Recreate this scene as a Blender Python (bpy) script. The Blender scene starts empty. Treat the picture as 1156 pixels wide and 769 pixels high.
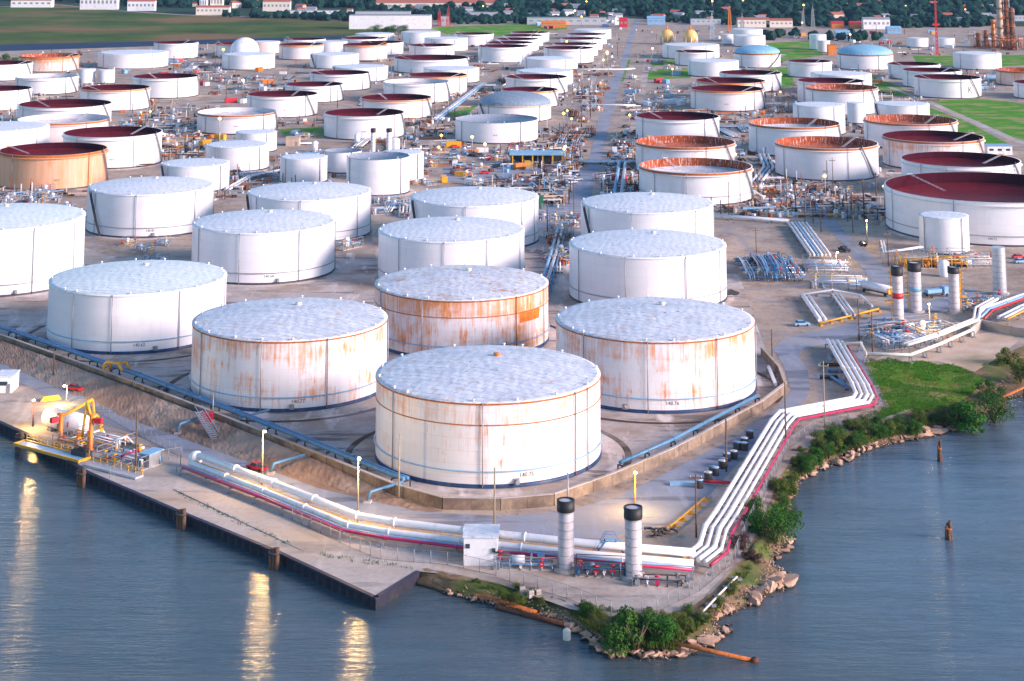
import bpy, bmesh, math, random
from mathutils import Vector, Matrix, noise as mnoise, geometry as mgeo
R = math.radians
rnd = random.Random(11)
scene = bpy.context.scene
COL = scene.collection

# ------------------------------------------------------------------ camera (a view camera with shift, 110 m up)
E = R(9); F = 1941.0; CAMH = 110.0; PCX = 578.0
Y0 = -87 - F * math.tan(E)
cE, sE = math.cos(E), math.sin(E)
cam = bpy.data.cameras.new('camera'); cam_o = bpy.data.objects.new('camera', cam); COL.objects.link(cam_o)
cam_o.location = (0, 0, CAMH); cam_o.rotation_euler = (math.pi / 2 + E, 0, 0)
cam.sensor_fit = 'HORIZONTAL'; cam.sensor_width = 36; cam.lens = F / 1156 * 36
cam.shift_y = (Y0 - 384.5) / 1156
cam.clip_start = 1; cam.clip_end = 30000
scene.camera = cam_o

# ------------------------------------------------------------------ sky, sun, exposure
SUN_AZ, SUN_EL = 113, 18
w = bpy.data.worlds.new('World'); scene.world = w; w.use_nodes = True
nt = w.node_tree
sky = nt.nodes.new('ShaderNodeTexSky'); sky.sky_type = 'NISHITA'; sky.sun_disc = False
sky.sun_elevation = R(SUN_EL); sky.sun_rotation = R(SUN_AZ); sky.altitude = 0; sky.air_density = 1.1; sky.dust_density = .4; sky.ozone_density = 4.0
bg = nt.nodes['Background']; nt.links.new(sky.outputs[0], bg.inputs[0]); bg.inputs[1].default_value = 0.105
sl = bpy.data.lights.new('sun', 'SUN'); so = bpy.data.objects.new('sun', sl); COL.objects.link(so)
sl.energy = 3.0; sl.angle = R(20); sl.color = (1.0, .77, .74)
sdir = Vector((math.sin(R(SUN_AZ)) * math.cos(R(SUN_EL)), math.cos(R(SUN_AZ)) * math.cos(R(SUN_EL)), math.sin(R(SUN_EL))))
so.rotation_euler = sdir.to_track_quat('Z', 'Y').to_euler(); so.location = (200, -200, 300)
vs = scene.view_settings; vs.view_transform = 'Standard'; vs.look = 'None'; vs.gamma = 1; vs.use_curve_mapping = False
vs.exposure = 1.36
scene.cycles.use_denoising = True
scene.cycles.max_bounces = 6; scene.cycles.volume_bounces = 0
scene.cycles.sample_clamp_indirect = 4

# ------------------------------------------------------------------ helpers
def g(px, py, z=0.0):
    """the point of the plane at height z that the photograph shows at (px, py)"""
    xc = (px - PCX) / F; yc = (Y0 - py) / F
    d = Vector((xc, -sE * yc + cE, cE * yc + sE)); t = (z - CAMH) / d.z
    return Vector((d.x * t, d.y * t, z))
def depth(px, py): return CAMH * F / (cE * (py + 87)) if True else 0
def proj(p):
    zc = p.y * cE + (p.z - CAMH) * sE; up = -p.y * sE + (p.z - CAMH) * cE
    return PCX + F * p.x / zc, Y0 - F * up / zc
def mpp(py):                                   # metres per pixel on the ground at that row
    p = g(PCX, py); return (p.y * cE - CAMH * sE) / F
def height_at(p, ytop):                        # height above ground of the point over p seen at row ytop
    lo, hi = p.z, 150.
    for _ in range(40):
        m = (lo + hi) / 2
        if proj(Vector((p.x, p.y, m)))[1] > ytop: lo = m
        else: hi = m
    return lo

def tag(o, label=None, cat=None, group=None, kind=None):
    if label: o['label'] = label
    if cat: o['category'] = cat
    if group: o['group'] = group
    if kind: o['kind'] = kind
    return o
def thing(name, label, cat, loc=(0, 0, 0), rz=0.0, group=None):
    o = bpy.data.objects.new(name, None); COL.objects.link(o); o.empty_display_size = .5
    o.location = loc; o.rotation_euler = (0, 0, rz)
    return tag(o, label, cat, group)
def link_copy(o, parent=None):
    c = o.copy(); COL.objects.link(c)
    if parent: c.parent = parent
    return c
def dup(root, loc, rz=0.0, label=None, group=None, s=None):
    r = link_copy(root); r.location = loc; r.rotation_euler = (0, 0, rz)
    if s: r.scale = (s, s, s)
    if label: r['label'] = label
    if group: r['group'] = group
    for ch in root.children:
        c = link_copy(ch, r)
        for gch in ch.children: link_copy(gch, c)
    return r

class MB:
    def __init__(s): s.bm = bmesh.new(); s.slot = 0
    def _set(s, faces):
        for f in faces: f.material_index = s.slot
    def box(s, c, size, rz=0.0, taper=1.0):
        cx, cy, cz = c; sx, sy, sz = [v / 2 for v in size]
        M = Matrix.Rotation(rz, 3, 'Z'); vs_ = []
        for z, k in ((-sz, 1), (sz, taper)):
            for x, y in ((-sx, -sy), (sx, -sy), (sx, sy), (-sx, sy)):
                v = M @ Vector((x * k, y * k, z)); vs_.append(s.bm.verts.new((cx + v.x, cy + v.y, cz + v.z)))
        q = vs_; fs = []
        for idx in ((3, 2, 1, 0), (4, 5, 6, 7), (0, 1, 5, 4), (1, 2, 6, 5), (2, 3, 7, 6), (3, 0, 4, 7)):
            fs.append(s.bm.faces.new([q[i] for i in idx]))
        s._set(fs); return s
    def bar(s, a, b, w_, h_=None):
        """rectangular bar from a to b"""
        a = Vector(a); b = Vector(b); d = b - a; h_ = h_ or w_
        if d.length < 1e-6: return s
        d.normalize(); up = Vector((0, 0, 1)) if abs(d.z) < .95 else Vector((1, 0, 0))
        x = d.cross(up).normalized() * (w_ / 2); y = x.cross(d).normalized() * (h_ / 2)
        q = [s.bm.verts.new(p + i * x + j * y) for p in (a, b) for i, j in ((-1, -1), (1, -1), (1, 1), (-1, 1))]
        fs = [s.bm.faces.new([q[i] for i in idx]) for idx in ((3, 2, 1, 0), (4, 5, 6, 7), (0, 1, 5, 4), (1, 2, 6, 5), (2, 3, 7, 6), (3, 0, 4, 7))]
        s._set(fs); return s
    def tube(s, pts, r, n=8, cap=True):
        pts = [Vector(p) for p in pts]; rings = []
        for i, p in enumerate(pts):
            if i == 0: d = pts[1] - p
            elif i == len(pts) - 1: d = p - pts[i - 1]
            else: d = (pts[i + 1] - p).normalized() + (p - pts[i - 1]).normalized()
            d.normalize(); up = Vector((0, 0, 1)) if abs(d.z) < .95 else Vector((0, 1, 0))
            x = d.cross(up).normalized(); y = x.cross(d).normalized()
            k = 1.0
            if 0 < i < len(pts) - 1:
                c_ = d.dot((p - pts[i - 1]).normalized()); k = 1 / max(c_, .5)
            rr = r[i] if isinstance(r, (list, tuple)) else r
            rings.append([s.bm.verts.new(p + x * math.cos(2 * math.pi * j / n) * rr * (k if abs(d.z) < .5 else 1) + y * math.sin(2 * math.pi * j / n) * rr) for j in range(n)])
        fs = []
        for a, b in zip(rings, rings[1:]):
            for j in range(n):
                f = s.bm.faces.new((a[j], a[(j + 1) % n], b[(j + 1) % n], b[j])); f.smooth = True; fs.append(f)
        if cap:
            fs.append(s.bm.faces.new(rings[0][::-1])); fs.append(s.bm.faces.new(rings[-1]))
        s._set(fs); return s
    def lathe(s, prof, n=48, c=(0, 0, 0), smooth=True, uv=False):
        """prof: list of (radius, z) from bottom to top, outward faces"""
        c = Vector(c); rings = []
        for r, z in prof:
            if r < 1e-4: rings.append([s.bm.verts.new(c + Vector((0, 0, z)))])
            else: rings.append([s.bm.verts.new(c + Vector((r * math.sin(2 * math.pi * j / n), -r * math.cos(2 * math.pi * j / n), z))) for j in range(n)])
        fs = []; L = s.bm.loops.layers.uv.verify() if uv else None
        for k, (a, b) in enumerate(zip(rings, rings[1:])):
            for j in range(n):
                j2 = (j + 1) % n
                if len(a) == 1 and len(b) == 1: continue
                if len(a) == 1: vv = (a[0], b[j2], b[j])
                elif len(b) == 1: vv = (a[j], a[j2], b[0])
                else: vv = (a[j], a[j2], b[j2], b[j])
                f = s.bm.faces.new(vv); f.smooth = smooth; fs.append(f)
                if uv and len(vv) == 4:
                    R_ = max(prof[k][0], prof[k + 1][0])
                    for lp, (jj, zz) in zip(f.loops, ((j, prof[k][1]), (j + 1, prof[k][1]), (j + 1, prof[k + 1][1]), (j, prof[k + 1][1]))):
                        lp[L].uv = (2 * math.pi * jj / n * R_, zz)
        s._set(fs); return s
    def poly(s, pts):
        f = s.bm.faces.new([s.bm.verts.new(p) for p in pts]); s._set([f]); return f
    def build(s, name, mats, parent=None, sharp=None):
        me = bpy.data.meshes.new(name); bmesh.ops.recalc_face_normals(s.bm, faces=s.bm.faces) if sharp == 'recalc' else None
        s.bm.to_mesh(me); s.bm.free()
        for m in (mats if isinstance(mats, (list, tuple)) else [mats]): me.materials.append(m)
        o = bpy.data.objects.new(name, me); COL.objects.link(o)
        if parent: o.parent = parent
        return o
def structure(o): o['kind'] = 'structure'; return o

# ------------------------------------------------------------------ materials
class NT:
    """small wrapper for writing node materials"""
    def __init__(s, name):
        s.m = bpy.data.materials.new(name); s.m.use_nodes = True; s.t = s.m.node_tree
        s.b = s.t.nodes['Principled BSDF']; s.tc = None
    def n(s, typ, **kw):
        nd = s.t.nodes.new(typ)
        for k, v in kw.items(): setattr(nd, k, v)
        return nd
    def l(s, a, b): s.t.links.new(a, b)
    def coord(s, what='Object', scale=(1, 1, 1)):
        tc = s.n('ShaderNodeTexCoord'); mp = s.n('ShaderNodeMapping'); mp.inputs['Scale'].default_value = scale
        s.l(tc.outputs[what], mp.inputs[0]); return mp.outputs[0]
    def pos(s, scale=(1, 1, 1)):
        ge = s.n('ShaderNodeNewGeometry'); mp = s.n('ShaderNodeMapping'); mp.inputs['Scale'].default_value = scale
        s.l(ge.outputs['Position'], mp.inputs[0]); return mp.outputs[0]
    def noise(s, vec, scale, detail=4, rough=.6, out=0):
        nd = s.n('ShaderNodeTexNoise'); nd.inputs['Scale'].default_value = scale; nd.inputs['Detail'].default_value = detail
        nd.inputs['Roughness'].default_value = rough
        if vec is not None: s.l(vec, nd.inputs['Vector'])
        return nd.outputs[out]
    def ramp(s, fac, stops, const=False):
        nd = s.n('ShaderNodeValToRGB'); cr = nd.color_ramp
        if const: cr.interpolation = 'CONSTANT'
        while len(cr.elements) < len(stops): cr.elements.new(.5)
        for e, (p, c) in zip(cr.elements, stops): e.position = p; e.color = (c if isinstance(c, tuple) else (c, c, c)) + (1,)
        s.l(fac, nd.inputs[0]); return nd.outputs[0]
    def mix(s, fac, a, b, mode='MIX'):
        nd = s.n('ShaderNodeMix', data_type='RGBA', blend_type=mode)
        for sock, v in ((nd.inputs[0], fac), (nd.inputs[6], a), (nd.inputs[7], b)):
            if isinstance(v, (int, float)): sock.default_value = v if sock.type == 'VALUE' else (v, v, v, 1)
            elif isinstance(v, tuple): sock.default_value = v + (1,)
            else: s.l(v, sock)
        return nd.outputs[2]
    def math(s, op, a, b=0.0, clamp=False):
        nd = s.n('ShaderNodeMath', operation=op); nd.use_clamp = clamp
        for sock, v in zip(nd.inputs, (a, b)):
            if isinstance(v, (int, float)): sock.default_value = v
            else: s.l(v, sock)
        return nd.outputs[0]
    def bump(s, h, strength=.3, dist=.1):
        nd = s.n('ShaderNodeBump'); nd.inputs['Strength'].default_value = strength; nd.inputs['Distance'].default_value = dist
        s.l(h, nd.inputs['Height']); s.l(nd.outputs[0], s.b.inputs['Normal'])
    def out(s, col=None, rough=None, metal=None):
        for k, v in (('Base Color', col), ('Roughness', rough), ('Metallic', metal)):
            if v is None: continue
            sock = s.b.inputs[k]
            if isinstance(v, (int, float)): sock.default_value = v
            elif isinstance(v, tuple): sock.default_value = v + (1,)
            else: s.l(v, sock)
        return s.m

MAT = {}
def simple(name, col, rough=.6, metal=0.0, var=.18, scale=1.2, grime=None):
    """painted or bare surface with some blotchy wear"""
    t = NT(name); v = t.coord('Object')
    n1 = t.noise(v, scale, 5, .65)
    c = t.mix(t.ramp(n1, [(.35, 0.0), (.7, 1.0)]), tuple(x * (1 - var) for x in col), tuple(min(1, x * (1 + var)) for x in col))
    if grime:
        n2 = t.noise(v, scale * .6, 6, .7); c = t.mix(t.ramp(n2, [(.55, 0.0), (.72, .8)]), c, grime)
    MAT[name] = t.out(c, rough, metal); return MAT[name]
def emit(name, col, strength):
    t = NT(name); t.b.inputs['Base Color'].default_value = col + (1,); t.b.inputs['Emission Color'].default_value = col + (1,)
    t.b.inputs['Emission Strength'].default_value = strength; MAT[name] = t.m; return t.m

RUST = (.42, .12, .022)
simple('white_paint', (.78, .78, .80), .4, 0, .06, .5, (.5, .42, .34))
simple('white_pipe', (.80, .80, .82), .45, 0, .06, .5, (.52, .42, .33))
simple('cream_paint', (.72, .66, .56), .5, 0, .08, .6)
simple('blue_paint', (.05, .19, .40), .4, 0, .2, .8)
simple('navy_band', (.010, .045, .13), .6, 0, .4, .5, (.10, .12, .14))
simple('light_blue', (.22, .42, .62), .4, 0, .15, .5)
simple('yellow_paint', (.78, .38, .015), .45, 0, .15, .8)
simple('orange_paint', (.7, .2, .02), .45, 0, .2, .8)
simple('red_paint', (.55, .02, .03), .45, 0, .15, .8)
simple('magenta_pipe', (.50, .02, .10), .4, 0, .12, .5)
simple('pipe_blue', (.07, .20, .34), .5, 0, .25, .6, (.2, .2, .2))
simple('cap_navy', (.012, .014, .045), .6, 0, .3, .5)
simple('rust', RUST, .85, 0, .4, 1.5)
simple('orange_rust', (.66, .17, .015), .85, 0, .35, 1.2)
simple('dark_rust', (.13, .045, .02), .9, 0, .4, 1.5)
simple('grey_steel', (.30, .31, .33), .5, .3, .2, 1)
simple('dark_steel', (.05, .052, .06), .6, .2, .3, 1)
simple('stack_steel', (.55, .51, .53), .5, .1, .15, .8, (.3, .22, .2))
simple('black', (.012, .012, .014), .6, 0, .2, 1)
simple('glass', (.03, .05, .07), .1, 0, .2, 1)
simple('wood_pole', (.13, .08, .055), .85, 0, .3, 2)
simple('pale_pole', (.32, .27, .18), .8, 0, .2, 2)
simple('timber', (.12, .06, .035), .9, 0, .4, 2)
simple('green_paint', (.03, .16, .08), .5, 0, .2, 1)
simple('silver', (.55, .57, .6), .35, .4, .1, 1)
simple('gold_sphere', (.80, .50, .16), .4, 0, .12, .3)
simple('tan_wall', (.50, .38, .28), .7, 0, .12, .3)
simple('brick_red', (.38, .12, .08), .8, 0, .15, .3)
simple('roof_grey', (.25, .26, .28), .7, 0, .15, .3)
simple('roof_blue', (.22, .42, .58), .5, 0, .1, .3)
simple('rubber', (.02, .02, .022), .8, 0, .2, 2)
emit('lamp_warm', (1.0, .42, .07), 5)
emit('lamp_white', (1.0, .80, .45), 12)

# tank wall paint: object colour R = rust, G = tint towards orange, B = seed
def tank_wall():
    t = NT('tank_wall'); oi = t.n('ShaderNodeObjectInfo'); sp = t.n('ShaderNodeSeparateColor'); t.l(oi.outputs['Color'], sp.inputs[0])
    rust, tint, seed = sp.outputs[0], sp.outputs[1], sp.outputs[2]; hh = t.math('MULTIPLY', oi.outputs['Alpha'], 100)
    uv = t.n('ShaderNodeTexCoord').outputs['UV']
    ad = t.n('ShaderNodeVectorMath', operation='ADD'); cb = t.n('ShaderNodeCombineXYZ')
    t.l(t.math('MULTIPLY', seed, 900), cb.inputs[0]); t.l(uv, ad.inputs[0]); t.l(cb.outputs[0], ad.inputs[1]); base = ad.outputs[0]
    def mp(scale):
        m = t.n('ShaderNodeMapping'); m.inputs['Scale'].default_value = scale; t.l(base, m.inputs[0]); return m.outputs[0]
    # plates
    br = t.n('ShaderNodeTexBrick'); br.inputs['Scale'].default_value = 1; br.inputs['Brick Width'].default_value = 8.5; br.inputs['Row Height'].default_value = 2.42
    br.inputs['Mortar Size'].default_value = .035; br.inputs['Mortar Smooth'].default_value = .3
    br.inputs['Color1'].default_value = (.755, .75, .77, 1); br.inputs['Color2'].default_value = (.82, .815, .83, 1); br.inputs['Mortar'].default_value = (.70, .69, .70, 1)
    t.l(base, br.inputs['Vector'])
    c = br.outputs['Color']
    big = t.noise(mp((.05, .10, 1)), 1, 3, .5)
    c = t.mix(t.ramp(big, [(.35, 0.0), (.7, .35)]), c, (.62, .59, .60))
    tn = t.noise(mp((.5, .05, 1)), 1, 5, .6)
    c = t.mix(t.math('MULTIPLY', tint, t.math('ADD', t.math('MULTIPLY', tn, .7), .6), True), c, (.62, .27, .085))
    # faint dark water streaks everywhere
    st = t.noise(mp((1.1, .035, 1)), 1, 4, .7)
    c = t.mix(t.ramp(st, [(.55, 0.0), (.8, .30)]), c, (.50, .45, .43))
    # rust: streaks, plate seams, sparse patches, all scaled by the tank's own rust amount
    s1 = t.noise(mp((1.3, .05, 1)), 1, 6, .75); s2 = t.noise(mp((.12, .16, 1)), 1, 4, .6)
    s3 = t.noise(mp((.75, .12, 1)), 1, 6, .66)
    su = t.n('ShaderNodeSeparateXYZ'); t.l(uv, su.inputs[0])
    top = t.math('MULTIPLY', t.math('SUBTRACT', su.outputs[1], t.math('SUBTRACT', hh, 4.6)), .9, True)
    thr = t.math('SUBTRACT', .68, t.math('MULTIPLY', rust, .21))
    a = t.math('MULTIPLY', t.math('SUBTRACT', t.math('ADD', t.math('MULTIPLY', s1, .62), t.math('MULTIPLY', s2, .42)), t.math('SUBTRACT', thr, t.math('MULTIPLY', t.math('MULTIPLY', top, rust), .075))), 7, True)
    b2 = t.math('MULTIPLY', t.math('SUBTRACT', t.math('ADD', t.math('MULTIPLY', s3, .7), t.math('MULTIPLY', s2, .35)), t.math('ADD', thr, .03)), 9, True)
    seam = t.math('MULTIPLY', t.math('MULTIPLY', br.outputs['Fac'], t.ramp(s2, [(.42, 0.0), (.6, 1.0)])), t.math('MULTIPLY', rust, .95), True)
    mk = t.math('MAXIMUM', t.math('MAXIMUM', t.math('MULTIPLY', a, .85), b2), seam)
    fine = t.noise(mp((3, 1.2, 1)), 1, 4, .7)
    rc = t.mix(fine, (.56, .13, .012), (.82, .31, .05))
    c = t.mix(mk, c, rc)
    t.bump(br.outputs['Fac'], .15, .03)
    MAT['tank_wall'] = t.out(c, .42)
tank_wall()
def tank_roof(name, c1, c2, dirt, dk, rusty=0):
    t = NT(name); v = t.coord('Object'); oi = t.n('ShaderNodeObjectInfo')
    sc = t.n('ShaderNodeVectorMath', operation='ADD'); cb = t.n('ShaderNodeCombineXYZ'); t.l(t.math('MULTIPLY', oi.outputs['Random'], 700), cb.inputs[0])
    t.l(t.math('MULTIPLY', oi.outputs['Random'], 310), cb.inputs[1]); t.l(v, sc.inputs[0]); t.l(cb.outputs[0], sc.inputs[1]); q = sc.outputs[0]
    br = t.n('ShaderNodeTexBrick'); br.inputs['Scale'].default_value = 1; br.inputs['Brick Width'].default_value = 9; br.inputs['Row Height'].default_value = 2.1
    br.inputs['Mortar Size'].default_value = .13; br.inputs['Mortar Smooth'].default_value = .4; br.inputs['Color1'].default_value = c1 + (1,); br.inputs['Color2'].default_value = c2 + (1,)
    br.inputs['Mortar'].default_value = tuple(x * .74 for x in c1) + (1,)
    mpn = t.n('ShaderNodeMapping'); mpn.inputs['Rotation'].default_value = (0, 0, .5); t.l(q, mpn.inputs[0]); t.l(mpn.outputs[0], br.inputs['Vector'])
    n1 = t.noise(q, .16, 6, .68); n2 = t.noise(q, .9, 6, .7)
    c = t.mix(t.math('MULTIPLY', t.ramp(n1, [(.44, 0.0), (.66, 1.0)]), dirt), br.outputs['Color'], dk)
    c = t.mix(t.math('MULTIPLY', t.ramp(n2, [(.50, 0.0), (.66, 1.0)]), dirt * .9), c, tuple(x * .5 for x in dk))
    # ponding rings and plate buckles
    wv = t.n('ShaderNodeTexWave', wave_type='BANDS'); wv.inputs['Scale'].default_value = .13; wv.inputs['Distortion'].default_value = 9; wv.inputs['Detail'].default_value = 3
    wv.inputs['Detail Scale'].default_value = .9; t.l(q, wv.inputs[0])
    h = t.math('ADD', t.math('MULTIPLY', wv.outputs['Fac'], .5), t.math('ADD', t.math('MULTIPLY', n1, 1.2), t.math('MULTIPLY', br.outputs['Fac'], -.3)))
    c = t.mix(t.math('MULTIPLY', t.ramp(wv.outputs['Fac'], [(.2, 1.0), (.5, 0.0)]), .10), c, tuple(x * .85 for x in dk))
    if rusty: n5 = t.noise(q, .28, 6, .72); c = t.mix(t.math('MULTIPLY', t.ramp(n5, [(.55, 0.0), (.66, 1.0)]), rusty), c, (.50, .24, .10))
    t.bump(h, .3, .2)
    t.b.inputs['Specular IOR Level'].default_value = .3 if name != 'deck_maroon' else .05; MAT[name] = t.out(c, .55)
tank_roof('roof_clean', (.72, .76, .78), (.78, .81, .83), .3, (.45, .52, .58))
tank_roof('roof_mint', (.70, .78, .76), (.78, .84, .82), .25, (.45, .58, .58))
tank_roof('roof_dirty', (.66, .70, .74), (.76, .79, .81), .5, (.40, .46, .55), .45)
tank_roof('roof_stained', (.70, .72, .74), (.78, .79, .80), .6, (.42, .44, .50), .9)
tank_roof('roof_slate', (.26, .30, .36), (.32, .36, .42), .4, (.16, .18, .24))
tank_roof('roof_bluegrey', (.22, .29, .36), (.25, .32, .39), .2, (.18, .22, .28))
tank_roof('roof_skyblue', (.22, .46, .60), (.27, .52, .66), .2, (.2, .36, .5))
tank_roof('deck_maroon', (.10, .010, .016), (.13, .014, .020), .5, (.05, .006, .012))
tank_roof('deck_white', (.55, .56, .6), (.62, .63, .66), .8, (.35, .30, .3))
def inner(name, c1, c2, c3, th):
    t = NT(name); v = t.coord('Object', (1, 1, .25)); n1 = t.noise(v, .35, 6, .7); n2 = t.noise(v, 1.5, 5, .7)
    c = t.mix(n1, c1, c2); c = t.mix(t.ramp(n2, [(th, 0.0), (th + .12, 1.0)]), c, c3); t.b.inputs['Specular IOR Level'].default_value = .08; MAT[name] = t.out(c, .85)
inner('inner_maroon', (.030, .003, .010), (.065, .006, .016), (.10, .012, .016), .6)
inner('inner_rust', (.22, .035, .014), (.40, .10, .03), (.60, .50, .47), .53)
inner('inner_pale', (.55, .54, .56), (.66, .65, .68), (.42, .16, .06), .62)

# ground
def ground_mat():
    t = NT('ground'); p = t.pos()
    n1 = t.noise(p, .012, 5, .6); n2 = t.noise(p, .09, 6, .68); n3 = t.noise(p, .6, 5, .7); n4 = t.noise(p, 2.5, 3, .7)
    c = t.ramp(n2, [(.28, (.10, .07, .05)), (.40, (.29, .215, .16)), (.54, (.50, .395, .31)), (.72, (.36, .30, .26))])
    c = t.mix(t.ramp(n1, [(.40, 0.0), (.60, 1.0)]), c, t.ramp(n2, [(.3, (.20, .135, .095)), (.6, (.43, .32, .24))]))
    c = t.mix(t.ramp(n3, [(.35, 0.0), (.75, .55)]), c, (.54, .46, .39))
    c = t.mix(t.ramp(n3, [(.30, .6), (.42, 0.0)]), c, (.065, .055, .05))
    c = t.mix(t.math('MULTIPLY', n4, .22), c, (.10, .09, .08))
    # wheel-ruts and old spills
    vo = t.n('ShaderNodeTexVoronoi', feature='DISTANCE_TO_EDGE'); vo.inputs['Scale'].default_value = .022; t.l(p, vo.inputs['Vector'])
    c = t.mix(t.ramp(vo.outputs['Distance'], [(.0, .6), (.05, .0)]), c, (.26, .26, .28))
    t.b.inputs['Specular IOR Level'].default_value = .08; t.bump(n3, .5, .15); MAT['ground'] = t.out(c, .95)
ground_mat()
def surf(name, a, b, c3=None, s1=.12, s2=1.0, rough=.9, bump=.2, stain=.4, tracks=0.0, wet=False):
    t = NT(name); p = t.pos(); n1 = t.noise(p, s1, 6, .65); n2 = t.noise(p, s2, 5, .7); n3 = t.noise(p, s1 * .4, 4, .6)
    c = t.mix(t.ramp(n1, [(.32, 0.0), (.68, 1.0)]), a, b)
    c = t.mix(t.ramp(n2, [(.45, 0.0), (.75, stain)]), c, tuple(x * .6 for x in a))
    if c3: c = t.mix(t.ramp(n3, [(.48, 0.0), (.62, .8)]), c, c3)
    wv = t.n('ShaderNodeTexWave', wave_type='BANDS'); wv.inputs['Scale'].default_value = .22; wv.inputs['Distortion'].default_value = 14; wv.inputs['Detail'].default_value = 2; wv.inputs['Detail Scale'].default_value = .12
    t.l(p, wv.inputs[0])
    if tracks:
        bl = t.noise(t.pos((.035, .16, 1)), 1, 5, .62); b3 = t.noise(t.pos((.16, .035, 1)), 1, 5, .62)
        c = t.mix(t.math('MULTIPLY', t.ramp(bl, [(.54, 0.0), (.62, 1.0)]), tracks), c, tuple(x * .45 for x in a))
        c = t.mix(t.math('MULTIPLY', t.ramp(b3, [(.56, 0.0), (.66, 1.0)]), tracks * .8), c, tuple(min(1, x * 1.25) for x in b))
    if 0: c = t.mix(t.math('MULTIPLY', t.ramp(wv.outputs['Fac'], [(.62, 0.0), (.9, 1.0)]), t.math('MULTIPLY', t.ramp(n3, [(.4, 0.0), (.6, 1.0)]), tracks)), c, tuple(x * .55 for x in a))
    if wet: 
        sx = t.n('ShaderNodeSeparateXYZ'); t.l(p, sx.inputs[0]); c = t.mix(t.math('MULTIPLY', t.math('SUBTRACT', -1.5, sx.outputs[2]), 4.0, True), c, (.045, .04, .03))
    t.b.inputs['Specular IOR Level'].default_value = .12; t.bump(n2, bump, .1); MAT[name] = t.out(c, rough)
surf('asphalt', (.24, .26, .31), (.31, .335, .39), (.36, .34, .34), .1, 1.2, .85, .1, .25, .6)
surf('concrete', (.40, .355, .32), (.52, .47, .43), (.44, .34, .25), .08, .8, .85, .1, .5, .5)
surf('gravel_pale', (.40, .33, .275), (.58, .49, .415), (.32, .235, .17), .1, .9, .95, .4, .5, .6)
surf('berm', (.40, .345, .315), (.55, .48, .44), (.32, .24, .18), .12, .9, .95, .3, .5, 1.0)
surf('dike_wall', (.22, .165, .12), (.34, .26, .19), (.12, .09, .075), .35, 1.8, .9, .3, .7)
surf('brown_soil', (.22, .145, .105), (.34, .24, .18), (.40, .31, .24), .1, .8, .95, .5, .5)
surf('sand', (.50, .36, .25), (.66, .52, .40), (.36, .26, .15), .1, .8, .95, .3, .4)
surf('grass', (.05, .22, .008), (.11, .33, .018), (.34, .27, .13), .16, .9, .95, .5, .6)
surf('grass_dry', (.025, .06, .008), (.10, .15, .02), (.24, .13, .06), .012, .07, .95, .3, .5)
surf('far_soil', (.02, .05, .028), (.035, .07, .04), (.06, .075, .05), .01, .1, .95, .2, .5)
surf('dark_soil', (.06, .042, .03), (.12, .085, .065), (.26, .23, .21), .15, 1.0, .9, .3, .5)
surf('rock', (.42, .25, .165), (.58, .40, .29), (.20, .13, .10), .25, 2.2, .9, .8, .6, 0, True)
surf('bank', (.16, .10, .055), (.28, .19, .11), (.07, .13, .02), .2, 1.0, .95, .9, .6, 0, True)
def water_mat():
    t = NT('water'); p = t.pos((1, 1, 1))
    a = t.noise(t.pos((.13, .62, 1)), 1.0, 5, .55); b = t.noise(t.pos((.6, 2.8, 1)), 1.0, 3, .6); c_ = t.noise(p, .02, 4, .6)
    pp = t.n('ShaderNodeNewGeometry').outputs['Position']; sx = t.n('ShaderNodeSeparateXYZ'); t.l(pp, sx.inputs[0])
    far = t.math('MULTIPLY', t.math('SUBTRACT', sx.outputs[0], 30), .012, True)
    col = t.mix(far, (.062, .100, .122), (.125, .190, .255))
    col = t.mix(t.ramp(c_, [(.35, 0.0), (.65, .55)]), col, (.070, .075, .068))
    wp = t.noise(t.pos((.03, .16, 1)), 1, 5, .65); col = t.mix(t.ramp(wp, [(.40, 0.0), (.62, .45)]), col, (.028, .060, .082))  # light and dark of the ripples painted into the base colour
    h = t.math('ADD', t.math('MULTIPLY', a, 1.0), t.math('MULTIPLY', b, .30))
    t.bump(h, .34, .75)
    t.b.inputs['IOR'].default_value = 1.33
    MAT['water'] = t.out(col, .09)
water_mat()
def foliage(name, a, b, c3):
    t = NT(name); oi = t.n('ShaderNodeObjectInfo'); p = t.pos(); n1 = t.noise(p, .55, 5, .7); n2 = t.noise(p, 3.0, 3, .7)
    c = t.mix(t.ramp(n1, [(.35, 0.0), (.65, 1.0)]), a, b); c = t.mix(t.ramp(n2, [(.5, 0.0), (.75, .7)]), c, c3)
    c = t.mix(t.math('MULTIPLY', oi.outputs['Random'], .35), c, (.05, .06, .015))
    t.b.inputs['Specular IOR Level'].default_value = .15; MAT[name] = t.out(c, .75)
foliage('leaves', (.014, .075, .008), (.035, .145, .014), (.09, .20, .03))
foliage('leaves_olive', (.05, .10, .012), (.11, .16, .02), (.20, .17, .05))
foliage('leaves_wine', (.05, .02, .03), (.09, .03, .05), (.05, .07, .02))
foliage('far_leaves', (.002, .022, .022), (.005, .042, .030), (.016, .06, .03))
foliage('grass_blade', (.035, .17, .010), (.12, .31, .02), (.28, .32, .07))
foliage('dry_blade', (.16, .15, .03), (.26, .22, .06), (.30, .26, .10))
surf('dark_navy', (.008, .014, .05), (.012, .02, .07), None, .05, .3, .6, .1, .2)
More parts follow.
